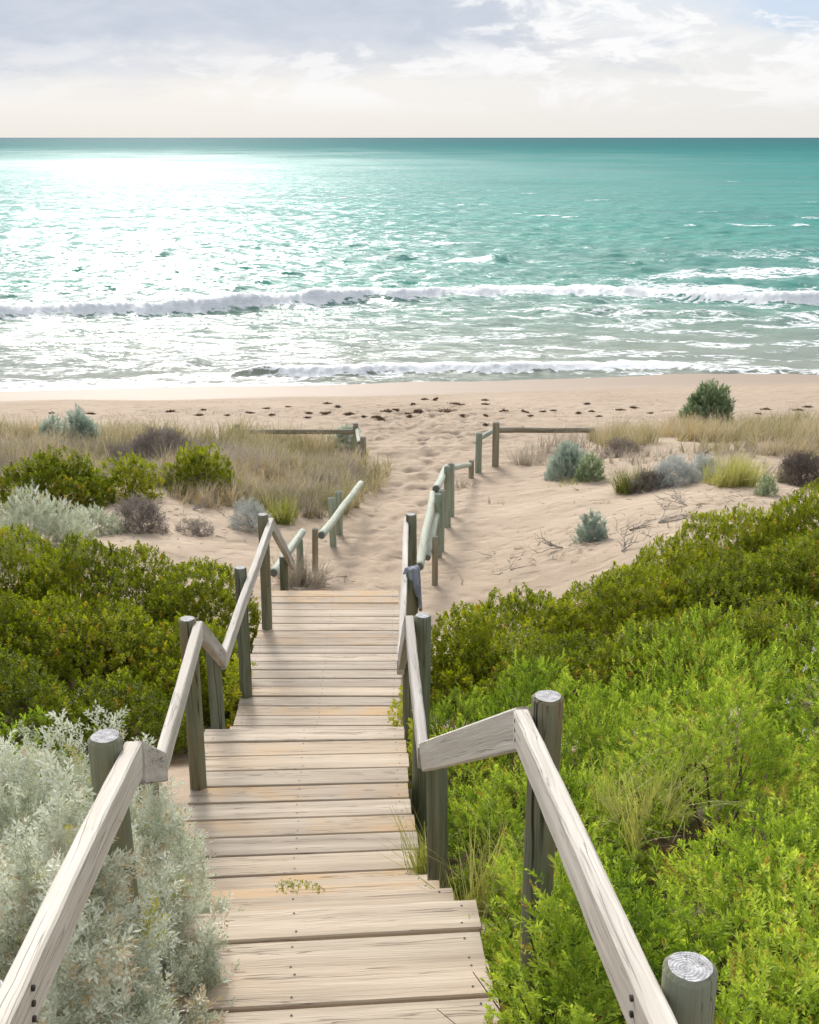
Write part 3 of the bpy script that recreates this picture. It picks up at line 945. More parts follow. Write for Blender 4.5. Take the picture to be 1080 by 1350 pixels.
def sprig_blades(seed, n=9, wd=.014, spread=.5):
    """tuft of curved blades, unit height"""
    r = np.random.default_rng(seed); V = []; T = []; Q = []
    for i in range(n):
        a = r.uniform(0, 6.283)
        lean = abs(r.normal(0, spread)) + .08
        H = r.uniform(.55, 1.05)
        o_ = np.array([math.cos(a), math.sin(a), 0]); s = np.array([-math.sin(a), math.cos(a), 0])
        b = np.array([r.normal(0, .05), r.normal(0, .05), 0])
        t = r.uniform(-.2, .2)
        k0 = len(V)
        for j in range(4):
            f = j / 3
            c = b + o_ * lean * H * f ** 1.7 + np.array([0, 0, H * (f - .22 * lean * f * f)])
            w = wd * (1 - .85 * f)
            V += [c - s * w, c + s * w]; T += [t] * 2
        for j in range(3):
            q = k0 + 2 * j
            Q.append((q, q + 1, q + 3, q + 2))
    return np.array(V), np.array(Q), np.array(T)


def scatter(temps, P, D, scale, tone, rs):
    """bake sprigs (template, position, axis, scale, tone) into arrays"""
    VV, QQ, TT = [], [], []
    base = 0
    which = rs.integers(0, len(temps), len(P))
    for k, (V, Q, T) in enumerate(temps):
        m = which == k
        n = int(m.sum())
        if n == 0: continue
        d = D[m] / np.linalg.norm(D[m], axis=1, keepdims=True)
        ref = np.where(np.abs(d[:, 2:3]) < .9, np.array([[0, 0, 1.]]), np.array([[1., 0, 0]]))
        e1 = np.cross(d, ref); e1 /= np.linalg.norm(e1, axis=1, keepdims=True)
        e2 = np.cross(d, e1)
        an = rs.uniform(0, 6.283, n)[:, None]
        f1_ = e1 * np.cos(an) + e2 * np.sin(an); f2_ = -e1 * np.sin(an) + e2 * np.cos(an)
        s = scale[m][:, None, None]
        W = P[m][:, None, :] + s * (V[None, :, 0:1] * f1_[:, None, :] + V[None, :, 1:2] * f2_[:, None, :] + V[None, :, 2:3] * d[:, None, :])
        VV.append(W.reshape(-1, 3))
        QQ.append((Q[None] + (np.arange(n) * len(V))[:, None, None]).reshape(-1, Q.shape[1]) + base)
        TT.append((tone[m][:, None] + T[None]).ravel())
        base += n * len(V)
    return np.concatenate(VV), np.concatenate(QQ), np.clip(np.concatenate(TT), 0, 1)


TEMPS = {
    'bright': [sprig_bright(i) for i in range(6)],
    'brightmix': [sprig_bright(i) for i in range(5)] + [sprig_bright(i + 60, 11) for i in range(2)] + [sprig_needle(i + 70, 16) for i in range(2)],
    'round': [sprig_round(20 + i) for i in range(6)],
    'silver': [sprig_silver(40 + i) for i in range(6)],
    'silverlow': [sprig_silver(60 + i, 5, 5) for i in range(4)],
    'needle': [sprig_needle(80 + i) for i in range(5)],
    'blade': [sprig_blades(100 + i) for i in range(8)],
    'finetuft': [sprig_blades(120 + i, 14, .008, .55) for i in range(6)],
}


def branches(C, rx, ry, h, n, r0, rs, upto=.8):
    """woody stems fanning out of the base"""
    paths = []
    for k in range(n):
        a = rs.uniform(0, 6.283); e = rs.uniform(.25, .85)
        tip = np.array([math.cos(a) * rx * e, math.sin(a) * ry * e, h * rs.uniform(.55, .95)]) * upto
        pts, rad = [], []
        for i in range(6):
            f = i / 5
            p = np.array([tip[0] * f, tip[1] * f, tip[2] * f ** .7]) + rs.normal(0, .02 * h, 3) * f
            pts.append(C + p - np.array([0, 0, .06])); rad.append(r0 * (1 - .75 * f))
        paths.append((pts, rad))
        for q in range(2):
            i = rs.integers(2, 5)
            b = np.array(pts[i]); d = rs.normal(0, 1, 3); d[2] = abs(d[2]) + .5
            d = nrm(d) * h * .35
            paths.append(([b, b + d * .5 + rs.normal(0, .01, 3), b + d], [rad[i] * .7, rad[i] * .5, rad[i] * .25]))
    return tubes(paths, 4)


SHR = {}


def shrub(name, x, Y, rx, ry, top, kind, mat, label, cat='shrub', group=None, size=.1, dens=320, tone=(.45, .18), old=.03, seed=0,
          lump=.28, layers=(1.0, .8), stem='bark', updir=.75, zb=None, nstem=7, skirt=-.15, rstem=.011):
    rs = np.random.default_rng(1000 + seed)
    g0 = float(terrain(x, Y)) if zb is None else zb
    h = max(top - g0, .03)
    C = np.array([x, Y, g0])
    root = empty(name, C, label, cat, group)
    area = 2 * math.pi * ((rx * ry) ** 1.6 / 3 + 2 * ((rx + ry) / 2 * h) ** 1.6 / 3) ** (1 / 1.6)
    PP, DD, SC, TN = [], [], [], []
    for li, lay in enumerate(layers):
        n = int(area * dens * (1 if li == 0 else .55))
        z = rs.uniform(skirt, 1, n); a = rs.uniform(0, 6.283, n)
        q = np.sqrt(np.clip(1 - z * z, 0, 1))
        d = np.stack([np.cos(a) * q, np.sin(a) * q, z], -1)
        lm = fbm(d[:, 0] * 2.0 + 7 + seed, d[:, 1] * 2.0 + d[:, 2] * 1.9 + seed * 3, 2, 7)
        lm2 = fbm(d[:, 0] * 6 + seed, d[:, 1] * 6 + d[:, 2] * 5 + 3, 2, 9)
        rad = lay * (1 + lump * (lm - .5) * 2 + lump * .55 * (lm2 - .5) * 2) * (1 - .10 * rs.random(n) ** 2)
        p = d * np.array([rx, ry, h]) * rad[:, None]
        p[:, 2] = np.maximum(p[:, 2], -.05)
        W = C + p
        gz = terrain(W[:, 0], W[:, 1]) - g0
        W[:, 2] += gz * (1 - np.clip(p[:, 2] / h, 0, 1)) if zb is None else 0
        nv = d / np.array([rx, ry, h]); nv /= np.linalg.norm(nv, axis=1, keepdims=True)
        ax = nv * (1 - updir) + np.array([0, 0, updir]) + rs.normal(0, .28, (n, 3))
        W -= (ax / np.linalg.norm(ax, axis=1, keepdims=True)) * size * .8
        t = rs.normal(tone[0], tone[1], n) + (lm - .5) * .35 + (fbm(W[:, 0] * 3.1, W[:, 1] * 3.1, 2, 15) - .5) * .35
        t = np.clip(t, 0.02, .9)
        isold = rs.random(n) < old * (.3 + 2.2 * sst(.5, .75, fbm(W[:, 0] * 2.2 + 50, W[:, 1] * 2.2, 2, 23)))
        t = np.where(isold, rs.uniform(.94, 1, n), t)
        PP.append(W); DD.append(ax); SC.append(size * rs.uniform(.6, 1.35, n)); TN.append(t)
    V, Q, T = scatter(TEMPS[kind], np.concatenate(PP), np.concatenate(DD), np.concatenate(SC), np.concatenate(TN), rs)
    fo = quads('foliage', V, Q, [M[mat]], root, {'tone': ('FLOAT', T)})
    if stem:
        V, Q = branches(C, rx, ry, h, nstem, rstem, rs, .62)
        quads('stem', V, Q, [M[stem]], root, smooth=True)
    if Y < 13: litter_shade_under(x, Y, rx, ry)
    SHR[label] = (root, PP[0])
    return root


gB = 'bright green shrubs right of the boardwalk'
for i, (x, Y, rx, ry, top, lab) in enumerate((
    (.84, 2.00, .46, .48, 1.42, 'bright green shrub under the nearest right rail beside the lowest picture edge'),
    (.66, 2.85, .34, .40, 1.16, 'bright green shrub around the base of the tall right post and ramp edge'),
    (1.35, 2.65, .52, .55, 1.30, 'bright green shrub behind the nearest cut post on the right'),
    (.66, 3.55, .44, .50, .66, 'low bright green shrub spilling over the ramp edge behind the sloping link rail'),
    (1.45, 3.55, .58, .55, 1.0, 'yellow green shrub mound in the middle of the right bank'),
    (.72, 4.65, .46, .52, .34, 'light green shrub beyond the short post under the link rail'),
    (1.50, 4.75, .60, .60, .74, 'tall light green shrub with upright shoots right of the link rail'),
    (.72, 6.05, .55, .66, .18, 'olive tipped green shrub beside the middle landing and its far right post'),
    (1.75, 6.10, .80, .70, .42, 'wide light green shrub bordering the dark shrubs on the right'),
    (2.35, 4.80, .62, .66, .80, 'green shrub dotted with pale lilac flowers at right edge of the bank'),
    (2.80, 6.30, .75, .70, .34, 'green shrub at right edge with few flowers below the dark shrubs'),
    (1.10, 1.35, .40, .42, 1.52, 'yellow green shrub tips in the lower right corner beside the cut post'),
    (.42, 2.42, .20, .40, 1.50, 'small bright green shrub pressed against the right edge of the ramp planks'),
    (.42, 1.65, .19, .40, 1.48, 'bright green shrub low at the bottom edge between ramp and nearest right rail'),
    (.40, 3.05, .22, .34, .98, 'bright green shrub at the corner of the ramp edge just past the planks'),
    (.34, 4.75, .26, .50, .16, 'green shrub behind the short post at the edge of middle landing'),
    (.36, 5.75, .28, .60, -.10, 'green shrub beside the upright post at the far end of middle landing'),
    (1.15, 3.10, .45, .45, .95, 'light green shrub behind the nearest rail in mid bank'),
    (1.10, 5.45, .50, .50, .36, 'light green shrub behind the wispy grass below the dark thicket'),
    (.32, 6.85, .30, .55, -.42, 'olive green shrub filling the gap behind the cloth draped post'),
    (2.05, 3.40, .55, .60, .92, 'darker green shrub at the right picture edge below the flowers'))):
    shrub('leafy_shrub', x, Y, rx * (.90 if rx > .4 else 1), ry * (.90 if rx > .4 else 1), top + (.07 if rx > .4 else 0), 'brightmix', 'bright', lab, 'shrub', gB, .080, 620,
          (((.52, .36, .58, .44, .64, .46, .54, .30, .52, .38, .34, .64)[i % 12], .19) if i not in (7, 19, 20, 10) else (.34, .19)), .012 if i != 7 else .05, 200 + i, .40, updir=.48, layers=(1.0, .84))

gD = 'dark green shrubs right of the boardwalk'
for i, (x, Y, rx, ry, top, lab) in enumerate((
    (.50, 8.75, .42, .72, -.62, 'dark green shrub close beside the lowest landing on its right'),
    (1.22, 8.1, .75, .75, -.48, 'dark green shrub just behind the light green shrub mound near the landing'),
    (2.3, 8.2, .85, .8, -.44, 'dark green shrub in the front middle of the right dark thicket'),
    (3.35, 8.4, .85, .85, -.38, 'dark green shrub at the right picture edge in front of the dark thicket'),
    (1.05, 9.75, .72, .75, -.82, 'dark green shrub at the left tip of the thicket by the bare sand'),
    (2.05, 10.0, .85, .8, -.72, 'dark green shrub with dry twigs below the round silver bush'),
    (3.15, 10.1, .95, .9, -.56, 'dark green shrub in the middle of the right thicket with yellowing leaves'),
    (4.2, 10.2, .9, 1.0, -.44, 'orange tinged dark shrub at the far right of the thicket'),
    (2.75, 11.3, .8, .75, -.95, 'dark green shrub on the sand edge at the upper rim of thicket'),
    (3.7, 11.9, .9, .85, -.80, 'dark green shrub on the upper rim below the driftwood sticks'),
    (4.9, 12.2, 1.0, .95, -.55, 'highest dark green shrub of the right thicket at picture edge'))):
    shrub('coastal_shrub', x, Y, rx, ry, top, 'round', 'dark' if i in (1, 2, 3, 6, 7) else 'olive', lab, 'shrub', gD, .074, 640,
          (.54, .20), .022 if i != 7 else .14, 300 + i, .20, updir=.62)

gL = 'green shrubs left of the boardwalk'
for i, (x, Y, rx, ry, top, lab) in enumerate((
    (-1.95, 6.75, .52, .55, -.22, 'dark green shrub behind the second left post with sand at its foot'),
    (-2.95, 6.9, .75, .65, -.12, 'dark green shrub at left picture edge behind the silver bush'),
    (-1.75, 8.2, .46, .85, -.46, 'olive green shrub leaning on the lowest landing from the left'),
    (-2.65, 8.5, .85, .95, -.36, 'olive green shrub in the middle of the left thicket with dark hollow'),
    (-3.7, 8.6, .85, .95, -.30, 'olive green shrub with reddish leaves at left edge of thicket'),
    (-1.95, 9.75, .60, .75, -.50, 'yellow green shrub at the right tip of left thicket near the sand'),
    (-2.95, 10.2, .95, .95, -.46, 'yellow green shrub along the upper rim of the left thicket'),
    (-4.05, 10.3, 1.0, 1.0, -.50, 'green shrub on the left thicket rim below the pale silver mound'))):
    shrub('coastal_shrub', x, Y, rx, ry, top, 'round', 'olive' if i > 1 else 'dark', lab, 'shrub', gL, .072, 660,
          (.42, .20) if i > 1 else (.40, .2), .028, 400 + i, .15, updir=.65)

gS = 'silver bushes beside the left handrail'
for i, (x, Y, rx, ry, top, dn, lab) in enumerate((
    (-1.12, 3.25, .54, .42, 1.26, 400, 'silver grey bush rising behind the tall left post top'),
    (-.78, 2.72, .27, .42, 1.12, 460, 'silver grey bush spreading over the ramp planks on the left'),
    (-.64, 1.95, .22, .45, 1.36, 460, 'silver grey bush below the nearest left rail in the bottom corner'),
    (-1.12, 2.35, .36, .42, 1.50, 400, 'silver green bush at left picture edge outside the left rail'),
    (-1.60, 3.0, .48, .5, 1.34, 360, 'pale silver bush at far left behind the outer silver foliage'),
    (-.80, 2.22, .24, .20, 1.66, 560, 'silver bush hiding the foot of the tall left post'),
    (-.72, 2.00, .17, .24, 1.58, 560, 'whitest silver bush sprigs directly under the nearest left rail'))):
    shrub('silver_bush', x, Y, rx, ry, top, 'silver', 'silver', lab, 'bush', gS, .125, int(dn * .85), (.68, .22), .012, 500 + i, .30, layers=(1.0, .8, .6), updir=.6, rstem=.008)
shrub('leafy_shrub', -1.15, 1.75, .34, .5, 1.22, 'bright', 'bright', 'green shrub in the lower left corner under the silver twigs', 'shrub', None, .09, 320, (.22, .14), .03, 520)
shrub('leafy_shrub', -1.7, 4.5, .55, .55, .62, 'bright', 'bright', 'green undergrowth shrub at left edge between silver bush and dark shrubs', 'shrub', None, .09, 320, (.25, .16), .04, 522)
shrub('silver_bush', -1.55, 3.75, .40, .38, 1.06, 'silver', 'silver', 'low silver bush behind the others with dark shrubs just beyond it', 'bush', gS, .125, 300, (.5, .22), .03, 523, .36, layers=(1.0, .8, .6), updir=.6, rstem=.008)
shrub('leafy_shrub', -1.0, 2.75, .34, .4, 1.06, 'bright', 'bright', 'green undergrowth shrub between silver bushes around the tall left post', 'shrub', None, .09, 260, (.25, .14), .05, 521)
# creeping plant pushing through beside the landings
shrub('creeping_plant', -.02, 6.75, .13, .42, -.32, 'round', 'olive', 'small creeping round leaf plant at the right edge of lowest landing', 'plant', None, .075, 200, (.78, .1), .05, 530, zb=-.85, nstem=4, rstem=.004)
shrub('creeping_plant', .06, 5.6, .09, .30, .16, 'round', 'olive', 'small creeping yellow green plant beside the middle landing post', 'plant', None, .07, 240, (.82, .1), .12, 531, zb=-.3, nstem=4, rstem=.004)
shrub('creeping_plant', -1.27, 7.6, .12, .35, -.40, 'round', 'olive', 'small creeping leafy plant at the left edge of lowest landing', 'plant', None, .075, 180, (.75, .1), .05, 532, zb=-.9, nstem=4, rstem=.004)

shrub('weed_sprout', -.40, 3.49, .10, .02, .648, 'round', 'olive', 'tiny green weed sprouting from the gap in the ramp planks', 'weed', None, .014, 4500, (.8, .1), .0, 533, zb=.61, stem=None)

# lilac flower heads as a part of two shrubs
for lab, n, sd in (('green shrub dotted with pale lilac flowers at right edge of the bank', 90, 1), ('green shrub at right edge with few flowers below the dark shrubs', 60, 2)):
    root, P = SHR[lab]
    rs = np.random.default_rng(sd)
    ok = P[(P[:, 2] > np.percentile(P[:, 2], 45))]
    P = ok[rs.integers(0, len(ok), n)] + np.array([0, 0, .085])
    for p in P:
        V, Q, T = scatter([sprig_round(900, 8)], p[None], np.array([[0, -.3, 1.]]) + rs.normal(0, .2, (1, 3)), rs.uniform(.024, .04, 1), rs.random(1), rs)
        quads('flower', V, Q, [M['petal']], root, {'tone': ('FLOAT', T)})


# plants out on the dune, set where they stand in the sand
def dune_plant(name, px, py, wpx, hpx, kind, mat, label, cat='bush', size=.12, dens=150, tone=(.5, .2), seed=0, depth=.85, group=None, lump=.25, stem='deadwood', updir=.5, old=0., layers=(1., .75)):
    """px, py: foot in the picture; wpx, hpx: width and height there"""
    b = hit(px, py, 12.0)
    d = b[1] * math.cos(PITCH) + (CAM_Z - b[2]) * math.sin(PITCH)
    rx = wpx / FPX * d / 2; h = hpx / FPX * d * 1.02
    ry = rx * depth
    return shrub(name, b[0], b[1] + ry * .6, rx, ry, float(terrain(b[0], b[1] + ry * .6)) + h, kind, mat, label, cat, group, size * (.75 if kind == 'silverlow' else .72), dens * (3.2 if kind == 'silverlow' else 2.2), tone, old, 600 + seed, lump, stem=stem, updir=updir, layers=layers, nstem=8, rstem=.01)


dune_plant('silver_bush', 35, 735, 150, 74, 'needle', 'silver', 'pale silver mound at left edge above the olive thicket', size=.17, dens=170, tone=(.42, .2), seed=1, lump=.4)
dune_plant('silver_bush', 118, 706, 84, 36, 'needle', 'silver', 'pale grey low bush between silver mound and brown twiggy bush', size=.16, dens=130, tone=(.35, .15), seed=2)
dune_plant('twiggy_bush', 184, 702, 66, 46, 'silverlow', 'twig', 'grey brown twiggy bush on bare sand left of the dune hollow', size=.2, dens=110, tone=(.5, .2), seed=3)
dune_plant('silver_bush', 330, 700, 56, 40, 'silverlow', 'white', 'small silver white bush behind the farthest left handrail post', size=.18, dens=110, tone=(.5, .2), seed=4)
dune_plant('twiggy_bush', 255, 706, 50, 22, 'silverlow', 'twig', 'small grey twiggy plant just above the left thicket', size=.16, dens=90, tone=(.7, .2), seed=5)
dune_plant('coastal_shrub', 62, 672, 150, 66, 'round', 'dark', 'dark green shrub on the left dune beneath the brown grass', 'shrub', size=.16, dens=170, tone=(.55, .2), seed=6, old=.05, stem='bark')
dune_plant('coastal_shrub', 168, 658, 84, 56, 'round', 'olive', 'sparse yellow green shrub right of the dark dune shrub', 'shrub', size=.16, dens=90, tone=(.6, .2), seed=7, stem='bark')
dune_plant('coastal_shrub', 262, 655, 96, 62, 'round', 'olive', 'olive green shrub in the dune grass above the sandy hollow', 'shrub', size=.15, dens=140, tone=(.5, .2), seed=8, stem='bark')
dune_plant('blue_bush', 103, 592, 54, 48, 'needle', 'bluegrey', 'pale blue green bush on the skyline of the left dune', size=.3, dens=90, tone=(.75, .15), seed=9)
dune_plant('blue_bush', 66, 582, 38, 32, 'needle', 'bluegrey', 'low pale blue green bush left of the taller blue bush', size=.26, dens=90, tone=(.75, .15), seed=10)
dune_plant('blue_bush', 457, 592, 40, 30, 'needle', 'bluegrey', 'small blue green bush at the corner of left beach fence', size=.24, dens=100, tone=(.65, .15), seed=11)
dune_plant('twiggy_bush', 205, 622, 130, 44, 'silverlow', 'twig', 'wide grey brown dry bush on crest of left dune', size=.3, dens=60, tone=(.45, .2), seed=12)
dune_plant('blue_bush', 748, 630, 56, 44, 'needle', 'bluegrey', 'rounded blue green bush on the right dune sand near fence', size=.2, dens=160, tone=(.55, .2), seed=13, lump=.16)
dune_plant('blue_bush', 780, 634, 38, 32, 'needle', 'pinegreen', 'smaller grey green bush right against the rounded blue one', size=.22, dens=120, tone=(.65, .2), seed=14)
dune_plant('round_bush', 781, 714, 42, 38, 'needle', 'bluegrey', 'lone round silver green bush on open sand by dead branches', size=.17, dens=210, tone=(.55, .2), seed=15, lump=.1)
dune_plant('silver_bush', 893, 640, 62, 38, 'silverlow', 'white', 'white silver cushion bush in middle of the right dune', size=.2, dens=130, tone=(.6, .2), seed=16)
dune_plant('silver_bush', 930, 632, 36, 32, 'silverlow', 'white', 'smaller pale cushion bush beside yellow grass tuft', size=.2, dens=120, tone=(.5, .2), seed=17)
dune_plant('twiggy_bush', 862, 646, 60, 24, 'silverlow', 'twig', 'dead brown low bush below the white cushion bush', size=.2, dens=90, tone=(.2, .15), seed=18)
dune_plant('twiggy_bush', 1062, 640, 66, 44, 'silverlow', 'twig', 'dark grey twiggy bush at right picture edge on dune', size=.2, dens=140, tone=(.12, .1), seed=19)
dune_plant('round_bush', 1013, 654, 32, 27, 'needle', 'pinegreen', 'small pale green round bush just above the dark thicket', size=.14, dens=160, tone=(.7, .2), seed=20)
dune_plant('round_bush', 936, 558, 70, 48, 'needle', 'pinegreen', 'big rounded green bush standing on crest of right dune', size=.3, dens=130, tone=(.45, .25), seed=21, stem='bark', lump=.35)
dune_plant('twiggy_bush', 818, 602, 60, 22, 'silverlow', 'twig', 'dry bare twiggy bush between blue bush and dune grass', size=.22, dens=50, tone=(.4, .2), seed=22)


# grass tufts that stand alone
def tussock(px, py, wpx, hpx, mat, label, n, seed, tone=(.5, .2), lean=0.0, y0=12.0, kind='finetuft', name='grass_tuft', b=None):
    rs = np.random.default_rng(2000 + seed)
    b = hit(px, py, y0) if b is None else np.array(b, float)
    d = b[1] * math.cos(PITCH) + (CAM_Z - b[2]) * math.sin(PITCH)
    w = wpx / FPX * d * .22; h = hpx / FPX * d
    P = np.stack([b[0] + rs.normal(0, w, n), b[1] + rs.normal(0, w, n), np.zeros(n)], -1)
    P[:, 2] = terrain(P[:, 0], P[:, 1]) - .02 if y0 > 5 else b[2]
    D = rs.normal(0, .22, (n, 3)); D[:, 2] = 1; D[:, 0] += lean + (P[:, 0] - b[0]) / max(w, .01) * .18
    V, Q, T = scatter(TEMPS[kind], P, D, h * rs.uniform(.7, 1.15, n), np.clip(rs.normal(tone[0], tone[1], n), 0, 1), rs)
    ob = quads(name, V - b, Q, [M[mat]], None, {'tone': ('FLOAT', T)})
    ob.location = [float(c) for c in b]
    return tag(ob, label, 'grass')


tussock(836, 646, 50, 40, 'greengrass', 'brown green rush tuft in the middle of the right dune', 46, 1, (.12, .12))
tussock(966, 640, 70, 50, 'greengrass', 'tall yellow grass tuft leaning right beside white cushion bush', 70, 2, (.85, .15), .25)
tussock(690, 612, 40, 34, 'straw', 'sparse straw tuft just right of the tall fence corner post', 16, 3, (.6, .2))
tussock(607, 640, 34, 22, 'straw', 'short straw tuft at the foot of the right fence rails', 12, 4, (.6, .2))
tussock(746, 640, 50, 14, 'greengrass', 'flat pale grass patch on sand below the blue bush', 14, 5, (.6, .2))
tussock(392, 772, 56, 48, 'straw', 'grey dead grass tuft at the foot of the stairs on left', 40, 6, (.35, .25), -.05)
tussock(372, 690, 34, 46, 'greengrass', 'green grass tuft behind the short pale log on the left', 24, 7, (.5, .2))
tussock(590, 660, 22, 14, 'straw', 'tiny straw tuft on the sand beside the right fence posts', 6, 8, (.6, .2))
tussock(655, 664, 26, 14, 'twig', 'tiny dead twigs tuft alone on the smooth right sand', 6, 9, (.5, .2))
tussock(0, 0, 190, 120, 'greengrass', 'long dry grass tuft leaning between the two nearest right posts', 34, 10, (.75, .25), .30, 1.0, b=(.36, 3.75, .30))
tussock(0, 0, 150, 110, 'greengrass', 'wispy pale grass tuft rising from the light green shrubs', 16, 11, (.8, .2), -.1, 1.0, b=(1.0, 4.15, .42))
tussock(0, 0, 60, 90, 'greengrass', 'thin grass wisps at the right edge of the middle landing', 9, 12, (.6, .25), -.1, 1.0, b=(.10, 4.45, -.02))


# dune grass that nobody could count
def grass_field(label, name, poly, n, hgt, mat, seed, tone, patch=.42, fade=None):
    rs = np.random.default_rng(3000 + seed)
    poly = np.array([hit(a, b, 12.0)[:2] for a, b in poly])
    lo, hi = poly.min(0), poly.max(0)
    P = []
    cnt = 0
    while cnt < n:
        q = rs.uniform(lo, hi, (n * 2, 2))
        ins = np.zeros(len(q), bool)
        for i in range(len(poly)):
            a, b = poly[i], poly[i - 1]
            c = ((a[1] > q[:, 1]) != (b[1] > q[:, 1])) & (q[:, 0] < (b[0] - a[0]) * (q[:, 1] - a[1]) / (b[1] - a[1] + 1e-9) + a[0])
            ins ^= c
        q = q[ins]
        keep = fbm(q[:, 0] * .9 + seed, q[:, 1] * .9, 3, 91) > patch + rs.normal(0, .05, len(q))
        q = q[keep]
        P.append(q); cnt += len(q)
    P = np.concatenate(P)[:n]
    z = terrain(P[:, 0], P[:, 1]) - .02
    P3 = np.column_stack([P, z])
    D = rs.normal(0, .22, (n, 3)); D[:, 2] = 1; D[:, 0] += .12
    hv = hgt * (.55 + .9 * fbm(P[:, 0] * .7 + 3, P[:, 1] * .7, 3, 95)) * rs.uniform(.6, 1.15, n)
    tn = np.clip(rs.normal(tone[0], tone[1], n) + (fbm(P[:, 0] * .6, P[:, 1] * .6, 3, 97) - .5) * 1.1, 0, 1)
    V, Q, T = scatter(TEMPS['blade'], P3, D, hv, tn, rs)
    ob = quads(name, V, Q, [M[mat]], None, {'tone': ('FLOAT', T)})
    return tag(ob, label, 'grass', None, 'stuff')


grass_field('straw and olive dune grass covering the left dune', 'dune_grass', [(-160, 572), (60, 575), (240, 576), (400, 584), (480, 592), (516, 612), (505, 640), (478, 668), (440, 690), (395, 690), (330, 672), (250, 668), (140, 655), (60, 630), (-160, 640)], 3700, .56, 'grass', 1, (.46, .27), .46)
grass_field('grey dead grass lying on the left dune', 'dead_grass', [(-100, 600), (150, 590), (300, 600), (460, 610), (480, 640), (420, 685), (330, 668), (200, 640), (-100, 640)], 3000, .46, 'straw', 2, (.45, .25), .46)
grass_field('straw coloured dune grass on the right dune crest', 'dune_grass', [(770, 580), (850, 572), (950, 562), (1250, 556), (1250, 600), (1060, 606), (950, 600), (870, 598), (800, 596)], 2500, .54, 'grass', 3, (.55, .25), .45)
grass_field('sparse grass on the right dune slope', 'sparse_grass', [(670, 600), (780, 578), (860, 590), (1240, 600), (1240, 640), (1000, 636), (800, 625), (700, 625)], 380, .45, 'straw', 4, (.6, .25), .45)


# dead branches on the sand
def dead_branch(px, py, L, ang, label, seed, y0=9.0, n=4, r=.014):
    rs = np.random.default_rng(4000 + seed)
    b = hit(px, py, y0)
    L *= .5; r *= .7
    paths = []

    def grow(p, a, e, L, r, lvl):
        pts, rad = [p], [r]
        k = 6
        for i in range(k):
            a += rs.normal(0, .25); e += rs.normal(0, .12)
            p = p + np.array([math.cos(a) * math.cos(e), math.sin(a) * math.cos(e), math.sin(e)]) * L / k
            g = float(terrain(p[0], p[1])) + r * .6
            if p[2] < g: p = np.array([p[0], p[1], g]); e = abs(e) * .5
            pts.append(p); rad.append(r * (1 - .8 * (i + 1) / k))
            if lvl < 2 and rs.random() < .45:
                grow(p, a + rs.choice([-1, 1]) * rs.uniform(.4, 1.0), e + rs.uniform(0, .4), L * .5, r * .55, lvl + 1)
        paths.append((pts, rad))
    for q in range(n):
        grow(b + np.array([0, 0, .02]), ang + rs.normal(0, .5), rs.uniform(.05, .3), L * rs.uniform(.6, 1.1), r, 0)
    V, Q = tubes(paths, 5)
    ob = quads('dead_branch', V - b, Q, [M['deadwood']], smooth=True)
    ob.location = [float(c) for c in b]
    return tag(ob, label, 'branch', 'dead branches on the sand')


dead_branch(742, 724, .9, 2.8, 'tangle of dead branches left of the lone round silver bush', 1)
dead_branch(830, 700, .7, .6, 'upright snapped dead stick on sand right of the round silver bush', 2, n=2, r=.022)
dead_branch(868, 690, 1.2, .3, 'long thin dead branches on sand above the dark thicket', 3)
dead_branch(905, 668, 1.0, 2.2, 'curved dead twigs on sand under the yellow grass tuft', 4)
dead_branch(820, 728, .9, 1.2, 'dead roots at the sand edge of right dark thicket', 5)
dead_branch(255, 672, .9, .2, 'dead sticks lying across the sandy hollow on the left', 6)
dead_branch(405, 770, .7, -.4, 'dry branch sprawling beside the foot of the stairs', 7, r=.010)
dead_branch(672, 752, .6, .7, 'bare curved twig at the sand edge left of dark thicket', 8, n=2, r=.009)

# seaweed left by the tide
weed_spots = [(120, 546, 20, 4), (68, 545, 8, 3), (225, 543, 14, 3), (262, 548, 12, 3), (268, 541, 8, 3), (330, 545, 16, 4), (358, 547, 8, 3), (352, 539, 8, 3), (408, 545, 10, 3), (430, 546, 22, 4),
              (460, 547, 18, 5), (432, 532, 12, 4), (445, 537, 9, 4), (510, 543, 16, 5), (522, 541, 9, 4), (538, 546, 10, 3), (560, 527, 10, 4), (573, 528, 8, 4), (575, 526, 5, 5),
              (602, 533, 22, 5), (640, 533, 12, 4), (640, 528, 10, 4), (552, 543, 18, 4), (590, 542, 24, 4), (545, 533, 6, 3), (664, 542, 9, 4), (692, 543, 11, 4), (716, 543, 9, 5), (730, 542, 7, 4), (763, 545, 7, 5),
              (780, 543, 10, 4), (774, 533, 9, 5), (818, 541, 13, 4), (836, 538, 12, 4), (790, 549, 7, 3), (700, 549, 6, 2), (610, 549, 7, 2), (480, 550, 6, 3), (405, 551, 7, 2), (300, 548, 8, 3), (498, 551, 30, 3), (540, 551, 16, 3),
              (858, 545, 8, 3), (1010, 540, 14, 4), (1065, 537, 16, 5), (1052, 541, 20, 3), (1000, 546, 9, 3), (640, 560, 7, 3), (690, 565, 6, 4), (640, 548, 6, 3), (380, 537, 6, 3)]
big = {(430, 546): 'wide dark seaweed clump left of the path gap beneath the breakers', (602, 533): 'widest dark brown seaweed clump straight beyond the path gap', (510, 543): 'thick dark seaweed clump a little left of the path end'}
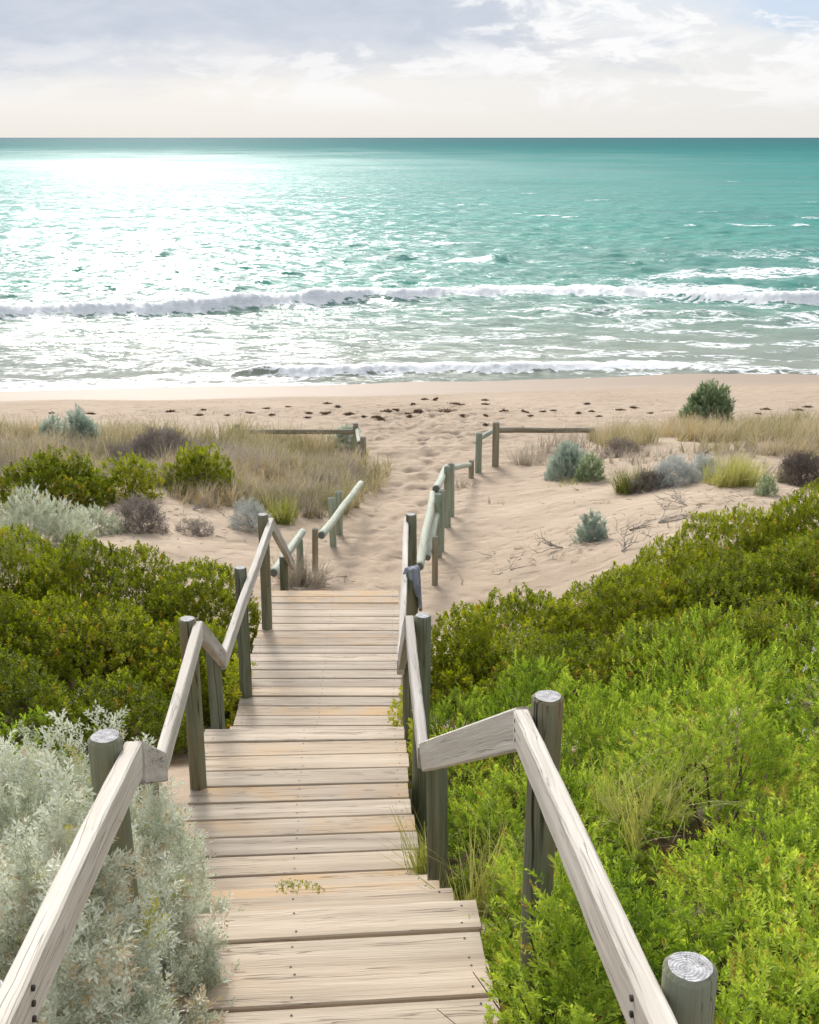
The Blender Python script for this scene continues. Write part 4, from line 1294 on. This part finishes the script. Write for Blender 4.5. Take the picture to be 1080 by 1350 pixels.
for i, (px, py, wp, hp) in enumerate(weed_spots):
    rs = np.random.default_rng(5000 + i)
    b = hit(px, py, 15.0)
    d = b[1] * math.cos(PITCH) + (CAM_Z - b[2]) * math.sin(PITCH)
    w = wp / FPX * d / 2 * rs.uniform(.55, 1.25); h = hp / FPX * d * rs.uniform(.25, .55)
    n = int(16 + 7 * wp)
    P = np.stack([rs.normal(0, w * .5, n), rs.normal(0, w * .35, n) + .25 * w * np.sin(np.arange(n)), np.zeros(n)], -1)
    P = P[(np.abs(P[:, 0]) < w)]
    n = len(P)
    P[:, 2] = np.abs(rs.normal(0, h * .35, n)) * np.exp(-(P[:, 0] / w) ** 2 * 1.5)
    P[:, 2] += terrain(P[:, 0] + b[0], P[:, 1] + b[1]) - b[2]
    D = rs.normal(0, 1, (n, 3)); D[:, 2] = np.abs(D[:, 2]) * .2
    V, Q, T = scatter(TEMPS['round'][:3], P, D, rs.uniform(.03, .07, n), rs.random(n) * .8, rs)
    ob = quads('seaweed_clump', V, Q, [M['weed']], None, {'tone': ('FLOAT', T)})
    ob.location = [float(c) for c in b]
    tag(ob, big.get((px, py), 'small dark brown seaweed clump washed up on the beach sand'), 'seaweed', 'seaweed clumps along the beach')

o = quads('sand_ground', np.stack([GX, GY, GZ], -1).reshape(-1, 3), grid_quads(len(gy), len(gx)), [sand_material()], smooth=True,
          attrs={'litter': ('FLOAT', LITTER_SHADE.ravel())})
tag(o, kind='structure')

rs = np.random.default_rng(778)
TP = []
for a, b, n, sx, sy in ((760, 715, 60, .9, .5), (860, 690, 90, 1.3, .6), (930, 660, 90, 1.4, .6), (680, 745, 40, .7, .4), (250, 680, 70, 1.2, .7), (330, 690, 60, .8, .6), (400, 765, 70, .5, .4), (160, 700, 60, 1., .6), (860, 640, 60, 2.0, .8), (1000, 630, 60, 2., .8)):
    c = hit(a, b, 9.0)
    TP.append(np.column_stack([c[0] + rs.normal(0, sx * .7, n), c[1] + rs.normal(0, sy, n)]))
TP = np.concatenate(TP)
TP = np.column_stack([TP, terrain(TP[:, 0], TP[:, 1]) + .008])
D = rs.normal(0, 1, (len(TP), 3)); D[:, 2] = np.abs(D[:, 2]) * .12
V, Q, T = scatter([sprig_blades(160 + k, 2, .03, .5) for k in range(4)], TP, D, rs.uniform(.08, .3, len(TP)), rs.random(len(TP)), rs)
tag(quads('twig_litter', V, Q, [M['straw']], None, {'tone': ('FLOAT', T)}), 'fine dry twig litter strewn over the dune sand', 'twigs', None, 'stuff')

rs = np.random.default_rng(777)
WP = []
for k in range(150):
    a = hit(rs.uniform(-150, 1250), rs.choice([530., 541., 545., 549.]) + rs.normal(0, 3.0), 15.0)
    m = rs.integers(4, 22)
    WP.append(np.column_stack([a[0] + rs.normal(0, .45, m), a[1] + rs.normal(0, .12, m)]))
WP = np.concatenate(WP)
WP = np.column_stack([WP, terrain(WP[:, 0], WP[:, 1]) + .006])
D = rs.normal(0, 1, (len(WP), 3)); D[:, 2] = np.abs(D[:, 2]) * .3
V, Q, T = scatter(TEMPS['finetuft'][:3], WP, D, rs.uniform(.03, .09, len(WP)), rs.random(len(WP)), rs)
tag(quads('seaweed_litter', V, Q, [M['weed']], None, {'tone': ('FLOAT', T)}), 'thin broken line of seaweed flecks along the tide mark', 'seaweed', None, 'stuff')

# ------------------------------------------------------------------ sun, sky, camera
SUN_EL, SUN_AZ = math.radians(30), math.radians(-13)
sd = bpy.data.lights.new('sun', 'SUN'); sd.energy = 2.7; sd.angle = math.radians(12); sd.color = (1, .95, .88)
so = bpy.data.objects.new('sun', sd); COL.objects.link(so)
dirv = Vector((math.sin(SUN_AZ) * math.cos(SUN_EL), math.cos(SUN_AZ) * math.cos(SUN_EL), math.sin(SUN_EL)))
so.rotation_euler = (-dirv).to_track_quat('-Z', 'Y').to_euler()
so.location = (0, 0, 30)

W = bpy.data.worlds.new('World'); S.world = W; W.use_nodes = True
nt = W.node_tree; nt.nodes.clear(); N = NT(nt)
out = N.n('ShaderNodeOutputWorld'); bg = N.n('ShaderNodeBackground'); bg.inputs['Strength'].default_value = .1
sky = N.n('ShaderNodeTexSky', sky_type='NISHITA'); sky.sun_disc = False
sky.sun_elevation = SUN_EL; sky.sun_rotation = SUN_AZ; sky.air_density = 1.0; sky.dust_density = 1.5; sky.ozone_density = 1.0
tc = N.n('ShaderNodeTexCoord'); dv = tc.outputs['Generated']
sp = N.n('ShaderNodeSeparateXYZ'); N.put(sp.inputs[0], dv)
el = sp.outputs[2]; az = sp.outputs[0]
c1 = N.noise(N.vmath('MULTIPLY', dv, (6, 6, 22)), 1.0, 6, .58, .3)
c2 = N.noise(N.vmath('MULTIPLY', dv, (14, 14, 42)), 1.0, 6, .62, .4)
c3 = N.noise(N.vmath('MULTIPLY', dv, (3, 3, 9)), 1.0, 4, .5)
# thin high cloud veils the whole sky, thickest low down
veil = N.ramp(el, [(0, .96), (.12, .90), (.35, .74), (1, .62)])
veilc = N.ramp(el, [(0, (8.2, 8.0, 7.7)), (.03, (8.4, 8.35, 8.3)), (.11, (7.7, 8.0, 8.5)), (.5, (8.6, 8.9, 9.3)), (1, (8.8, 9.2, 9.8))])
col = N.mix(veil, sky.outputs[0], veilc)
# blue gap high on the right
gap = N.math('MULTIPLY', N.map(N.math('ADD', az, N.math('MULTIPLY', N.math('SUBTRACT', c3, .5), .25)), .12, .27), N.map(N.math('ADD', el, N.math('MULTIPLY', N.math('SUBTRACT', c1, .5), .12)), .065, .095))
gap = N.math('MULTIPLY', gap, N.map(el, .25, .4, 1, 0))
col = N.mix(N.math('MULTIPLY', gap, .85), col, (6.0, 7.2, 8.8))
# grey-blue cloud bank across the upper left and middle
e1 = N.math('ADD', el, N.math('MULTIPLY', N.math('SUBTRACT', c1, .5), .07))
bank = N.math('MULTIPLY', N.map(e1, .036, .078), N.map(N.math('ADD', az, N.math('MULTIPLY', N.math('SUBTRACT', c2, .5), .22)), .05, .16, 1, 0))
bank = N.math('MULTIPLY', bank, N.map(el, .22, .4, 1, .15))
bank2 = N.math('MULTIPLY', N.map(c1, .50, .64), N.map(el, .018, .06))
bank = N.math('MAXIMUM', N.math('MULTIPLY', bank, .92), N.math('MULTIPLY', bank2, .5))
col = N.mix(bank, col, N.ramp(c2, [(.3, (5.2, 5.8, 6.9)), (.7, (6.5, 6.95, 7.8))]))
# bright puffs
puff = N.math('MULTIPLY', N.map(c2, .50, .60), N.map(N.math('ADD', az, N.math('MULTIPLY', c3, .3)), .10, .26))
puff = N.math('MULTIPLY', puff, N.map(el, .03, .06))
col = N.mix(N.math('MULTIPLY', puff, .85), col, (9.8, 9.75, 9.8))
c4 = N.noise(N.vmath('MULTIPLY', dv, (10, 10, 30)), 1.0, 7, .6, .5)
puff2 = N.math('MULTIPLY', N.map(c4, .48, .58), N.math('MULTIPLY', N.map(el, .014, .035), N.map(el, .085, .06)))
puff2 = N.math('MULTIPLY', puff2, N.map(az, -.32, .0, .35, 1.0))
col = N.mix(N.math('MULTIPLY', puff2, .75), col, (9.7, 9.6, 9.6))
# thin cloud lit round the sun
dt = N.n('ShaderNodeVectorMath', operation='DOT_PRODUCT'); N.put(dt.inputs[0], dv); dt.inputs[1].default_value = dirv
glow = N.math('POWER', N.math('MAXIMUM', dt.outputs['Value'], 0.0), 26.0)
glow = N.math('MULTIPLY', glow, N.map(el, .12, .3))
gl = N.n('ShaderNodeVectorMath', operation='SCALE'); gl.inputs[0].default_value = (118, 115, 110); N.put(gl.inputs['Scale'], glow)
col = N.vmath('ADD', col, gl.outputs[0])
nt.links.new(col, bg.inputs[0]); nt.links.new(bg.outputs[0], out.inputs[0])

cam = bpy.data.cameras.new('camera'); co_ = bpy.data.objects.new('camera', cam); COL.objects.link(co_)
co_.location = (0, 0, CAM_Z); co_.rotation_euler = (math.pi / 2 - PITCH, 0, 0)
cam.sensor_fit = 'VERTICAL'; cam.sensor_height = 30.0; cam.sensor_width = 24.0; cam.lens = FPX / 1350 * 30.0
cam.clip_start = .05; cam.clip_end = 60000
S.camera = co_
S.view_settings.view_transform = 'Standard'; S.view_settings.look = 'None'
S.view_settings.exposure = 0.04; S.view_settings.gamma = 1.0
S.cycles.max_bounces = 6; S.cycles.transparent_max_bounces = 4
S.cycles.use_denoising = True
